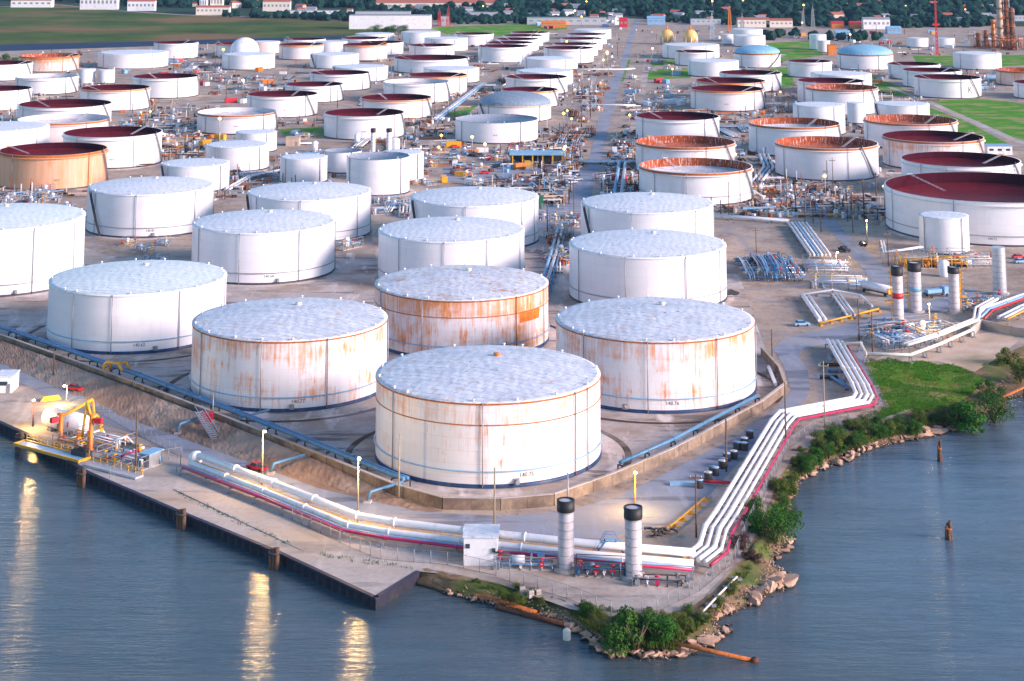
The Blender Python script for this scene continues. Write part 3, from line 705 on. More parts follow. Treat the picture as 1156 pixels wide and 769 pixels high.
        if kind.startswith('dome'):
            m = MB(); m.lathe([(r + .02, H - 1.0), (r + .12, H - .9), (r + .12, H + .02), (r, H + .06)], N); m.build('rim_band', MAT['tan_wall' if kind == 'domeg' else 'rust'], rt)
        if px > 120:
            m = MB(); m.lathe([(r + .02, H - .32), (r + .16, H - .28), (r + .16, H + .02), (r + .05, H + .05)], N)
            m.build('top_curb', MAT['rust' if rust > .3 else 'white_pipe'], rt)
            if label.startswith(('largest', 'rustiest')):
                m = MB(); m.lathe([(r, H - 4.2), (r + .12, H - 4.15), (r + .12, H - 4.02), (r, H - 3.97)], N); m.build('stiffener_ring', MAT['rust'], rt)
        # vents round the rim, hatch, pipe along the roof
        if px > 60:
            nv = 15 if px > 150 else 9 if px > 100 else 6; vm = None
            for k in range(nv):
                a = 2 * math.pi * (k + .8 * rnd.random()) / nv; x, y = math.sin(a) * (r - .5), -math.cos(a) * (r - .5)
                if vm is None:
                    m = MB(); m.lathe([(.18, 0), (.18, .3), (.32, .33), (.32, .5), (.1, .6), (0, .62)], 8); vm = m.build('roof_vent', MAT['white_pipe'], rt)
                    vm.location = (x, y, H + .2)
                else:
                    c = link_copy(vm, rt); c.location = (x, y, H + .2)
        if px > 120:
            m = MB()
            for k in range(60):
                a = 2 * math.pi * k / 60; x, y = math.sin(a) * (r - .05), -math.cos(a) * (r - .05)
                if k % 60 < 14 or k % 60 > 52: m.bar((x, y, H + .1), (x, y, H + 1.15), .05)
            for k in range(53, 74):
                a, a2 = 2 * math.pi * k / 60, 2 * math.pi * (k + 1) / 60
                for zz in (.62, 1.13): m.bar((math.sin(a) * (r - .05), -math.cos(a) * (r - .05), H + zz), (math.sin(a2) * (r - .05), -math.cos(a2) * (r - .05), H + zz), .04)
            m.build('guard_rail', MAT['silver'], rt)
            m = MB(); m.lathe([(.7, 0), (.7, .4), (.85, .45), (.85, .6), (0, .7)], 12); h = m.build('roof_hatch', MAT['orange_paint' if label.startswith('largest') else 'cream_paint'], rt); h.location = (r * .08, r * .3, H + rise * .85)
            m = MB(); a = rnd.uniform(0, 6)
            for k in range(26):
                aa = rnd.uniform(0, 6.28); rr = r * math.sqrt(rnd.uniform(.02, .9)); zz = H + rise * (1 - (rr / r) ** 1.3)
                m.box((rr * math.sin(aa), -rr * math.cos(aa), zz + .1), (rnd.uniform(.25, .7), rnd.uniform(.2, .5), .3), aa)
            m.build('roof_fittings', MAT['grey_steel'], rt)['kind'] = 'stuff'
    # pipes on the wall
    def wallpipe(name, phi, z0, z1, rr, mat, off=.3):
        m = MB(); x, y = math.sin(phi) * (r + off), -math.cos(phi) * (r + off)
        m.tube([(x, y, z0), (x, y, z1)], rr, 6); return m.build(name, MAT[mat], rt)
    if px > 40:
        for k in range(4 if px > 120 else 2):
            ph = (-.95, .62, -.28, 1.25)[k] + rnd.uniform(-.25, .25)
            wallpipe('downcomer', ph, zb + .3, H + .2, .12 if px > 100 else .16, 'rust' if rust > .3 and k == 1 else 'grey_steel')
    if px > 120:
        n = 60; z = 3.6
        m = MB(); m.tube([((r + .28) * math.sin(a), -(r + .28) * math.cos(a), z) for a in [(-1.7 + 3.4 * k / n) for k in range(n + 1)]], .13, 6); m.build('fire_water_ring', MAT['light_blue' if detail >= 2 else 'grey_steel'], rt)
        m = MB(); m.box((0, 0, 0), (1.1, .5, 1.1)); m.tube([(0, -.25, 0), (0, -.9, 0)], .45, 10); mh = m.build('manway', MAT['grey_steel'], rt)
        a = rnd.uniform(-.3, .4); mh.location = ((r + .1) * math.sin(a), -(r + .1) * math.cos(a), zb + 1.2); mh.rotation_euler.z = a
    if px > 75 and 'K' not in label and rnd.random() < 2:
        z = 2.1 if px > 120 else 4
        txt = {'largest': '140.75', 'rust-str': '140.77', 'white ta': '140.76'}.get(label[:8].strip(), None) or '140.%d' % rnd.randint(60, 99)
        wall_text(txt, 1.15 if px > 120 else .9, r + .035, (.32 if 'largest' in label else .05) + rnd.uniform(-.1, .12), z + (.2 if px > 120 else 0), MAT['dark_steel'], rt, 'tank_number')
    if 'letter K' in label: wall_text('K', 6.0, r + .05, .72, H * .28, MAT['dark_steel'], rt, 'tank_letter')
    # stair spiralling up the wall
    sa = None
    if 'diagonal' in label or 'curved stair' in label or 'stair on its right' in label: sa = (-1.15, .32) if 'right side' not in label else (1.25, -.75)
    elif px > 120 and 'dark line across' in label: sa = (-1.3, .3)
    elif 'orange spot at its rim' in label: sa = (-1.2, .28)
    elif op and px > 60: sa = (rnd.uniform(.7, 1.2), .35)
    if sa:
        n = 24; pts = []
        for k in range(n + 1):
            a = sa[0] + sa[1] * (1 - k / n); pts.append(((r + .75) * math.sin(a), -(r + .75) * math.cos(a), zb + .3 + (H - zb) * k / n))
        m = MB()
        for p, q in zip(pts, pts[1:]):
            m.bar(p, q, .9, .16)
            for dz in (1.0,): m.bar((p[0] * 1.015, p[1] * 1.015, p[2] + dz), (q[0] * 1.015, q[1] * 1.015, q[2] + dz), .10)
            m.bar((p[0] * 1.015, p[1] * 1.015, p[2]), (p[0] * 1.015, p[1] * 1.015, p[2] + 1.0), .07)
        m.build('stairway', MAT['grey_steel' if op else 'dark_steel'], rt)
    if label.startswith('rustiest'):
        m = MB()
        for k in range(14):
            a, a2 = .70 + .37 * k / 14, .70 + .37 * (k + 1) / 14; q = r + .02
            m.poly([(q * math.sin(a), -q * math.cos(a), H - 6.6), (q * math.sin(a2), -q * math.cos(a2), H - 6.6), (q * math.sin(a2), -q * math.cos(a2), H - 3.9), (q * math.sin(a), -q * math.cos(a), H - 3.9)])
        m.build('rust_patch', MAT['orange_rust'], rt)
    return rt, r, H
for T in TANKS:
    px = T[1] - T[0]
    tank(*T[:8], 2 if T[3] > 370 else 1 if T[3] > 175 else 0)
# ------------------------------------------------------------------ waterfront: bulkhead, walls, fences, piles
def path(pts, z=0.0): return [g(p[0], p[1]) + Vector((0, 0, z + (p[2] if len(p) > 2 else 0))) for p in pts]
def resample(pts, step):
    out = []
    for a, b in zip(pts, pts[1:]):
        n = max(1, round((b - a).length / step))
        for k in range(n): out.append(a.lerp(b, k / n))
    out.append(pts[-1]); return out
def offset(pts, d):
    out = []
    for i, p in enumerate(pts):
        t = Vector((0, 0, 0))
        if i > 0: t += (p - pts[i - 1]).normalized()
        if i < len(pts) - 1: t += (pts[i + 1] - p).normalized()
        t.z = 0; t.normalize(); n = Vector((t.y, -t.x, 0))
        k = 1.0
        if 0 < i < len(pts) - 1:
            q = pts[i + 1] - p; q.z = 0; k = 1 / max(.55, t.dot(q.normalized()))
        out.append(p + n * d * k)
    return out
# sheet-pile bulkhead
dk = path(DECK[1:]); rt = thing('bulkhead', 'dark navy sheet pile bulkhead with concrete cap along the wharf edge', 'bulkhead', dk[4])
def local(rt, pts): return [Vector(p) - rt.location for p in pts]
m = MB(); L = resample(dk, .55); pr = []
for i, p in enumerate(offset(L, .22)): pass
o1, o2 = offset(L, .12), offset(L, .42)
prof = [(o1 if (i // 2) % 2 else o2)[i] for i in range(len(L))]
prof = local(rt, prof)
for a, b in zip(prof, prof[1:]):
    m.poly([a + Vector((0, 0, -3.4)), b + Vector((0, 0, -3.4)), b + Vector((0, 0, -.25)), a + Vector((0, 0, -.25))])
bmesh.ops.recalc_face_normals(m.bm, faces=m.bm.faces)
m.build('sheet_piling', [simple('pile_navy', (.012, .014, .028), .75, 0, .4, .6, (.07, .035, .025))], rt)
m = MB(); q = local(rt, dk)
for a, b in zip(offset(q, .18), offset(q, .18)[1:]): m.bar(a + Vector((0, 0, -.06)), b + Vector((0, 0, -.06)), .8, .36)
m.box((q[-2].x + .1, q[-2].y - .15, -.065), (.9, .9, .37), .7); m.build('cap_beam', MAT['cap_navy'], rt)
for k, (x, y) in enumerate([(28, 496), (98, 537), (211, 583), (316, 627)]):
    p = g(x, y); t = thing('fender_pile', 'dark timber fender pile standing in the water against the bulkhead', 'pile', (p.x, p.y, -6), 0, 'fender piles along the bulkhead')
    n = (Vector((-.7, -.7, 0)))
    m = MB()
    for d in (-.55, .0, .55): m.tube([(n.x * 1.3 + d, n.y * 1.3 - d * .5, 0), (n.x * 1.3 + d, n.y * 1.3 - d * .5, 7.5 + .3 * d)], .42, 10)
    m.build('post', MAT['timber'], t); m = MB(); m.tube([(n.x * 1.3, n.y * 1.3, 6.6), (n.x * 1.3, n.y * 1.3, 6.9)], 1.05, 12); m.build('band', MAT['dark_steel'], t)

# containment wall with the blue pipe behind it
def wall(name, label, cat, pts, h, th, mat, cope=None):
    P_ = path(pts); rt = thing(name, label, cat, P_[0]); q = local(rt, P_)
    m = MB()
    for a, b in zip(q, q[1:]):
        n = max(1, round((b - a).length / 6))
        for k in range(n):
            c, d = a.lerp(b, k / n), a.lerp(b, (k + 1) / n - .004)
            m.bar(c + Vector((0, 0, h / 2 - .1)), d + Vector((0, 0, h / 2 - .1)), th * rnd.uniform(.93, 1.05), h + .2)
    m.build('wall_panel', MAT[mat], rt)
    if cope:
        m = MB()
        for a, b in zip(q, q[1:]): m.bar(a + Vector((0, 0, h + .08)), b + Vector((0, 0, h + .08)), th * 1.25, .16)
        m.build('coping', MAT[cope], rt)
    return rt
DW = [(-60, 366), (5, 389), (150, 441), (300, 500), (447, 560), (500, 575), (565, 576), (625, 571), (690, 548), (760, 518), (860, 464), (887, 443), (880, 424), (860, 402)]
wall('containment_wall', 'low tan concrete containment wall round the front tanks', 'wall', DW, 2.1, .55, 'dike_wall', 'concrete')
def pipeline(name, label, pts, pipes, step=9.0, group=None, cat='pipeline', post='grey_steel', rack_w=None, n=10):
    """pts: pixels on the ground; pipes: (sideways offset, height, radius, material)"""
    P_ = path(pts); rt = thing(name, label, cat, P_[0], 0, group); q = local(rt, P_)
    sub = []
    for i, p in enumerate(q): sub.append(p)
    for off, z, r, mt in pipes:
        m = MB(); m.tube([p + Vector((0, 0, z)) for p in offset(sub, off)], r, n); 
        if r > .25 and step:
            for p, p2 in list(zip(resample(offset(sub, off), 13), resample(offset(sub, off), 13)[1:]))[1:-1]:
                d_ = (p2 - p).normalized() * .12; m.tube([p - d_ + Vector((0, 0, z)), p + d_ + Vector((0, 0, z))], r * 1.28, n)
        m.build('pipe', MAT[mt], rt)
    lo = min(p[0] for p in pipes) - .5; hi = max(p[0] for p in pipes) + .5; zt = min(p[1] - p[2] for p in pipes)
    if step:
        rs = resample(q, step); a_, b_ = offset(rs, lo), offset(rs, hi); base = 0
        for k, (a, b) in enumerate(zip(a_[:100], b_[:100])):
            m = MB(); a = Vector((a.x, a.y, rs[k].z)); b = Vector((b.x, b.y, rs[k].z))
            m.bar(a, a + Vector((0, 0, zt)), .28); m.bar(b, b + Vector((0, 0, zt)), .28); m.bar(a + Vector((0, 0, zt - .12)), b + Vector((0, 0, zt - .12)), .26, .24)
            m.box((a.x, a.y, .1), (.8, .8, .24)); m.box((b.x, b.y, .1), (.8, .8, .24)); m.build('support', MAT[post], rt)
    return rt, q
pipeline('blue_pipeline', 'twin blue pipes running inside the containment wall on the west side', [(-40, 368), (8, 384), (150, 435), (300, 494), (440, 552), (452, 556)], [(-.9, 2.3, .38, 'pipe_blue'), (-2.1, 2.2, .34, 'blue_paint')], 11, post='dark_steel')
pipeline('blue_pipeline', 'single blue pipe inside the containment wall on the east side', [(700, 536), (760, 509), (855, 459)], [(0, 2.3, .38, 'pipe_blue')], 11, post='dark_steel')
pipeline('white_pipe', 'short white pipe in the corner of the containment wall behind the east tank', [(876, 440), (868, 420)], [(0, 1.2, .45, 'white_pipe')], 5)
RACK = [(-2.0, 2.7, .68, 'white_pipe'), (-.75, 1.9, .17, 'yellow_paint'), (.35, 1.8, .55, 'white_pipe'), (1.55, 1.5, .2, 'light_blue'), (2.2, 1.4, .27, 'magenta_pipe')]
RK2 = [(-2.5, 2.2, .44, 'white_pipe'), (-1.2, 2.0, .36, 'white_pipe'), (.1, 2.0, .44, 'white_pipe'), (1.3, 1.9, .30, 'white_pipe'), (2.3, 1.5, .27, 'magenta_pipe')]
pipeline('pipe_rack', 'long run of white pipes with a magenta pipe along the wharf road', [(216, 533), (300, 565), (395, 604), (440, 612), (520, 622), (660, 637), (783, 648)], RACK, 8)
pipeline('pipe_rack', 'white pipes with red edge climbing from the point towards the east bank', [(788, 646), (806, 632), (812, 610), (824, 592), (884, 488), (892, 479), (975, 463), (979, 456), (974, 444), (945, 394)], RK2, 8)
# expansion loop end of the long run
t = thing('valve_house', 'white bulbous pipe end cap at the west end of the long pipe run', 'pipe fitting', g(221, 529))
m = MB(); m.lathe([(0, .6), (1.0, 1.0), (1.5, 1.8), (1.4, 2.6), (.9, 3.2), (0, 3.4)], 14); m.build('body', MAT['white_pipe'], t)
m = MB(); m.tube([(-3.5, -2, 0), (-3.5, -2, 3.2), (-3.5, 2, 3.2), (-3.5, 2, 0)], .08, 6); m.build('guard_frame', MAT['grey_steel'], t)

def fence(label, pts, h=2.2, mat='grey_steel', step=3.0):
    P_ = path(pts); rt = thing('chain_link_fence', label, 'fence', P_[0]); q = resample(local(rt, P_), step)
    pm = None
    for p in q[:100]:
        if pm is None: mm = MB(); mm.tube([(0, 0, 0), (0, 0, h)], .06, 6); pm = mm.build('post', MAT[mat], rt); pm.location = p
        else: c = link_copy(pm, rt); c.location = p
    m = MB()
    for a, b in zip(q, q[1:]):
        for k in range(8): m.bar(a + Vector((0, 0, .1 + (h - .15) * k / 7)), b + Vector((0, 0, .1 + (h - .15) * k / 7)), .05 if k in (0, 7) else .018)
        n = 9
        for k in range(n):
            c, d = a.lerp(b, k / n), a.lerp(b, (k + 1) / n); m.bar(c + Vector((0, 0, .1)), d + Vector((0, 0, h)), .016)
    m.build('wire_mesh', MAT[mat], rt); return rt
fence('chain link fence between the loading dock and the perimeter road', [(104, 462), (150, 488), (205, 516)])
fence('chain link fence across the wharf beside the loading dock', [(124, 540), (160, 524), (205, 517)])
fence('chain link fence on the wharf corner beside the magenta pipe', [(330, 588), (395, 618), (430, 632), (505, 638), (560, 650)])
fence('curved chain link fence along the edge of the gravel point', [(560, 652), (640, 676), (690, 695), (742, 692), (790, 668), (826, 638)])
fence('chain link fence between the white pipes and the east bank', [(830, 632), (848, 590), (868, 550), (890, 508), (920, 486), (985, 474)])
pipeline('drain_kerb', 'narrow kerb line with weeds along the concrete wharf', [(196, 553), (280, 593), (340, 621)], [(0, .06, .1, 'grey_steel')], 0, cat='kerb')

# ------------------------------------------------------------------ poles and lamps
def pole(x, yt, yb, label, kind='utility', lean=0.0, mat='wood_pole', group=None, power=0, headmat='lamp_white'):
    b = g(x, yb); h = height_at(b, yt); zr = mpp(yb)
    rt = thing('utility_pole' if kind in ('utility', 'bare') else 'lamp_post', label, 'pole' if kind in ('utility', 'bare') else 'lamp post', b, rnd.uniform(-.4, .4), group)
    rr = max(.17, .42 * zr) if kind != 'bare' else max(.2, .5 * zr)
    m = MB(); m.tube([(0, 0, -.1), (lean * h, 0, h)], [rr, rr * .7], 8); m.build('shaft', MAT[mat], rt)
    if kind == 'utility':
        m = MB(); m.box((lean * h * .93, 0, h * .93), (2.4, .18, .2)); m.build('crossarm', MAT[mat], rt)
        for s in (-1, 1): m = MB(); m.lathe([(.09, 0), (.14, .15), (.06, .35), (0, .36)], 8, (lean * h * .93 + s, 0, h * .93 + .1)); m.build('insulator', MAT['grey_steel'], rt)
    if kind == 'lamp':
        m = MB(); m.bar((0, 0, h - .25), (0, -1.0, h - .1), .12); ar = m.build('arm', MAT['grey_steel'], rt)
        s = max(.32, 1.0 * zr)
        m = MB(); m.lathe([(0, 0), (s * .8, s * .1), (s, s * .55), (s * .7, s), (0, s * 1.15)], 12, (0, -1.0, h - .1 - s * .6)); m.build('lamp_head', MAT[headmat], rt)
        if power:
            ld = bpy.data.lights.new('lamp', 'POINT'); ld.energy = power; ld.color = (1, .60, .20) if headmat == 'lamp_white' else (1, .55, .2); ld.shadow_soft_size = .32
            lo = bpy.data.objects.new('lamp', ld); COL.objects.link(lo); lo.parent = rt; lo.location = (0, -2.0, h - 1.6)
    return rt
POLES = [
 (153, 459, 533, 'dark bare post at the east end of the loading dock', 'bare', 'wood_pole', 0),
 (37, 450, 482, 'short lit lamp post on a thick pile at the west end of the dock', 'lamp', 'dark_rust', 1300),
 (75, 434, 455, 'lit lamp post beside the road above the dock, next to the red car', 'lamp', 'grey_steel', 1600),
 (296, 485, 548, 'lit lamp post beside the long pipe run, west one', 'lamp', 'pale_pole', 3000),
 (404, 515, 590, 'lit lamp post beside the long pipe run, left of the largest tank', 'lamp', 'pale_pole', 3000),
 (450, 490, 566, 'wooden pole left of the largest tank by the containment wall', 'bare', 'pale_pole', 0),
 (558, 528, 602, 'grey wooden pole just behind the white box hut', 'bare', 'pale_pole', 0),
 (786, 535, 607, 'dark utility pole at the gravel corner beside the drums', 'utility', 'wood_pole', 0),
 (820, 473, 533, 'dark utility pole beside the road and the parked drums', 'bare', 'wood_pole', 0),
 (887, 432, 503, 'dark utility pole at the bend of the white pipes', 'bare', 'wood_pole', 0),
 (931, 408, 482, 'pole with a square head box rising through the white pipes', 'utility', 'pale_pole', 0),
 (970, 338, 385, 'dark utility pole at the yellow pipe barrier', 'bare', 'wood_pole', 0),
 (717, 531, 575, 'yellow lit lamp post behind the right concrete-based stack', 'lamp', 'yellow_paint', 1900),
 (641, 534, 580, 'thin pole behind the left black-capped stack', 'bare', 'grey_steel', 0),
 (343, 285, 318, 'thin pole at the right end of the coned tank behind the front rusty ones', 'bare', 'dark_steel', 0),
 (810, 306, 340, 'thin dark pole standing beside the tank left of the blue manifold', 'bare', 'dark_steel', 0),
 (909, 221, 254, 'pole above the sloping white pipes, left of its neighbours', 'bare', 'wood_pole', 0),
 (918, 228, 252, 'shorter thin pole just right of the pole above the sloping pipes', 'bare', 'wood_pole', 0),
 (927, 214, 262, 'tall thin pole standing over the sloping white pipes', 'bare', 'wood_pole', 0),
 (934, 181, 210, 'pole in front of the nearest rust-red open tank wall', 'bare', 'wood_pole', 0),
 (941, 178, 226, 'tall utility pole right in front of the nearest rust-red open tank', 'utility', 'wood_pole', 0),
 (948, 206, 238, 'utility pole beside the lane, left of its taller neighbour', 'utility', 'wood_pole', 0),
 (957, 218, 250, 'utility pole beside the lane near the biggest tank', 'utility', 'wood_pole', 0),
 (963, 217, 263, 'tall utility pole nearest the lane by the biggest tank', 'utility', 'wood_pole', 0),
 (979, 248, 277, 'lit lamp post on the lane in front of the biggest tank', 'lamp', 'grey_steel', 900),
 (1050, 342, 376, 'lit lamp post among the piping behind the three tall stacks', 'lamp', 'grey_steel', 900),
 (944, 284, 296, 'low lit lamp at the end of the sloping white pipes', 'lamp', 'grey_steel', 900),
 (823, 205, 244, 'pole in front of the nearest of the three tanks beside the road', 'bare', 'wood_pole', 0),
 (618, 225, 262, 'thin pole in the parking lot by the long road', 'bare', 'wood_pole', 0),
 (872, 372, 412, 'thin pole on the road side at the corner of the containment wall', 'bare', 'wood_pole', 0),
 (854, 258, 292, 'dark pole at the left end of the blue manifold', 'utility', 'wood_pole', 0),
 (1003, 262, 300, 'pole at the left side of the white pipe frame by the lane', 'utility', 'wood_pole', 0),
 (888, 200, 234, 'pole below the nearest rust-red open tank, leftmost of the group', 'utility', 'wood_pole', 0),
 (985, 352, 398, 'pole beside the cream pipe left of the pump modules', 'bare', 'wood_pole', 0),
 (240, 445, 476, 'thin pole on the tank side of the containment wall near the catwalk', 'bare', 'grey_steel', 0),
 (60, 398, 425, 'thin pole at the road edge left of the yellow gantry', 'bare', 'wood_pole', 0),
 (648, 205, 246, 'pole on the road edge at the lower end of the long road', 'utility', 'wood_pole', 0),
 (15, 377, 388, 'yellow marker post at the west end of the containment wall', 'bare', 'yellow_paint', 0),
]
for x, yt, yb, lb, kd, mt, pw in POLES: pole(x, yt, yb, lb, kd, rnd.uniform(-.01, .01), mt, None, pw)

# ------------------------------------------------------------------ tall stacks
def stack(x, yt, yb, wpx, label, mat, cap, band=None, ladder=None, base=True):
    b = g(x, yb); h = height_at(b, yt); r = wpx / 2 * mpp(yb)
    rt = thing('vent_stack', label, 'stack', b, 0)
    m = MB(); m.lathe([(r, 0), (r, h - .2)], 28); m.lathe([(0, h - .21), (r, h - .2)], 28); m.build('shell', MAT[mat], rt)
    m = MB()
    for k in range(1, 8): m.lathe([(r, h * k / 8.5 - .06), (r + .05, h * k / 8.5 - .04), (r + .05, h * k / 8.5 + .04), (r, h * k / 8.5 + .06)], 28)
    m.build('weld_ring', MAT['grey_steel'], rt)
    if cap:
        m = MB(); ch = h * cap; m.lathe([(r + .12, h - ch), (r + .18, h - ch + .1), (r + .18, h), (r - .15, h), (r - .2, h - .5)], 28); m.build('cap', MAT['black'], rt)
        m = MB(); m.lathe([(0, h - .4), (r - .18, h - .45)], 28); m.build('cap_grating', MAT['silver'], rt)
    if band: m = MB(); m.lathe([(r + .01, h * .42), (r + .05, h * .42), (r + .05, h * .52), (r + .01, h * .52)], 28); m.build('colour_band', MAT[band], rt)
    if ladder:
        m = MB(); s = ladder
        for d in (-.35, .35): m.bar((s * (r + .35), d, h * .05), (s * (r + .35), d, h * .95), .14)
        for k in range(22): z = h * (.06 + .04 * k); m.bar((s * (r + .35), -.35, z), (s * (r + .35), .35, z), .08)
        for k in range(8):
            z = h * (.18 + .1 * k); m.tube([(s * (r + .35), -.5, z), (s * (r + 1.1), -.5, z), (s * (r + 1.1), .5, z), (s * (r + .35), .5, z)], .07, 5)
        m.build('caged_ladder', MAT['yellow_paint'], rt)
        m = MB(); m.box((s * (r + .9), 0, h * .36), (2.2, 2.0, .15)); m.build('platform', MAT['yellow_paint'], rt)
    if base: m = MB(); m.lathe([(r + .8, 0), (r + .8, .5), (r, .55)], 20); m.build('footing', MAT['concrete'], rt)
    return rt
stack(639, 564, 644, 18, 'pale grey vent stack with black cap, left of the front pair', 'stack_steel', .16)
stack(715.5, 572, 653, 19, 'pale grey vent stack with black cap, right of the front pair', 'stack_steel', .16)
stack(1014.5, 300, 363, 12, 'brown-grey stack with red band, black cap and yellow ladder', 'stack_steel', .17, 'red_paint', -1)
stack(1034, 296, 352, 14, 'brown-grey stack with blue band, black cap and yellow ladder', 'stack_steel', .18, 'light_blue', -1)
stack(1078, 301, 354, 12, 'plain grey stack with black cap and yellow ladder on its right', 'stack_steel', .14, None, 1)
stack(1129, 278, 332, 15, 'thick smooth pale grey stack without cap before the biggest tank', 'silver', 0)
stack(421, 145, 176, 5, 'slim white stack with black cap above the grey-roofed tank, left one', 'white_pipe', .15, None, None, False)
stack(439, 145, 172, 6, 'slim white stack with black cap above the grey-roofed tank, right one', 'white_pipe', .15, None, None, False)

# ------------------------------------------------------------------ small buildings
def hut(name, label, x, yb, wpx, h, d, wall, roof='roof_blue', rz=0.0, door=True, windows=0, pitched=False, group=None, cat='hut', cyl=None):
    y_near = yb > 60; b = g(x, yb); w_ = wpx * mpp(yb); rt = thing(name, label, cat, (b.x, b.y + d / 2, 0), rz, group)
    m = MB(); m.box((0, 0, h / 2), (w_, d, h)); m.build('wall', MAT[wall], rt)
    m = MB()
    if pitched:
        q = [(-w_ / 2 - .3, -d / 2 - .4, h), (w_ / 2 + .3, -d / 2 - .4, h), (w_ / 2 + .3, 0, h + d * .22), (-w_ / 2 - .3, 0, h + d * .22), (-w_ / 2 - .3, d / 2 + .4, h), (w_ / 2 + .3, d / 2 + .4, h)]
        V = [m.bm.verts.new(p) for p in q]
        for i in ((0, 1, 2, 3), (3, 2, 5, 4), (0, 3, 4), (1, 5, 2), (0, 4, 5, 1)): m.bm.faces.new([V[k] for k in i])
    else: m.box((0, 0, h + .1), (w_ + .4, d + .4, .22))
    m.build('roof', MAT[roof], rt)
    if door:
        m = MB(); m.box((w_ * .3, -d / 2 - .03, min(1.05, h * .4)), (min(1.1, w_ * .2), .08, min(2.1, h * .8))); m.build('door', MAT['grey_steel'], rt)
    for k in range(windows):
        m = MB(); xx = -w_ / 2 + w_ * (k + .5) / windows; m.box((xx, -d / 2 - .02, h * .6), (w_ / windows * .5, .08, h * .25)); m.build('window', MAT['glass' if y_near else 'grey_steel'], rt)
    return rt
t = hut('control_hut', 'white boxy control hut on the pipe run left of the front stacks', 543, 639, 38, 4.6, 6.0, 'white_paint', 'roof_clean', -.03, False, 0)
m = MB(); m.box((-2.2, -3.05, 3.2), (.7, .12, .7)); m.build('vent', MAT['dark_steel'], t)
m = MB(); m.box((2.3, -3.1, 2.6), (.6, .3, .6)); m.tube([(2.3, -3.3, 2.4), (3.6, -3.3, 2.2), (5, -3.3, 2.2)], .12, 6); m.build('pipe_outlet', MAT['dark_steel'], t)
hut('site_office', 'white flat-roofed office at the left edge beside the wharf road', 3, 444, 20, 3.6, 6, 'white_paint', 'roof_clean', 0, True, 1)
# canopy with yellow columns by the car park
b = g(607, 187); t = thing('open_shed', 'long open shed with pale blue roof on yellow columns by the parking lot', 'shed', b)
m = MB(); m.box((0, 3, 5.6), (26, 9, .5)); m.box((0, -1.45, 5.2), (26, .12, 1.0)); m.build('roof', MAT['roof_blue'], t)
for k in range(6):
    for yy in (-.8, 6.8): m = MB(); m.box((-11.5 + 4.6 * k, yy, 2.7), (.6, .6, 5.3)); m.build('column', MAT['yellow_paint'], t)
m = MB(); m.box((0, 6.9, 2.4), (25, .2, 4.6)); m.build('back_wall', MAT['dark_steel'], t)
hut('equipment_house', 'dark green cabin beside the coned tank at the parking lot', 610, 236, 7, 4.5, 4, 'green_paint', 'green_paint')
hut('pump_house', 'salmon pink pump house left of the white stacks', 330, 165, 15, 4, 6, 'tan_wall', 'tan_wall')
hut('substation', 'pale blue flat cabin beside the field path at the right edge', 1129, 175, 28, 4, 8, 'white_paint', 'roof_blue', 0, False, 3)
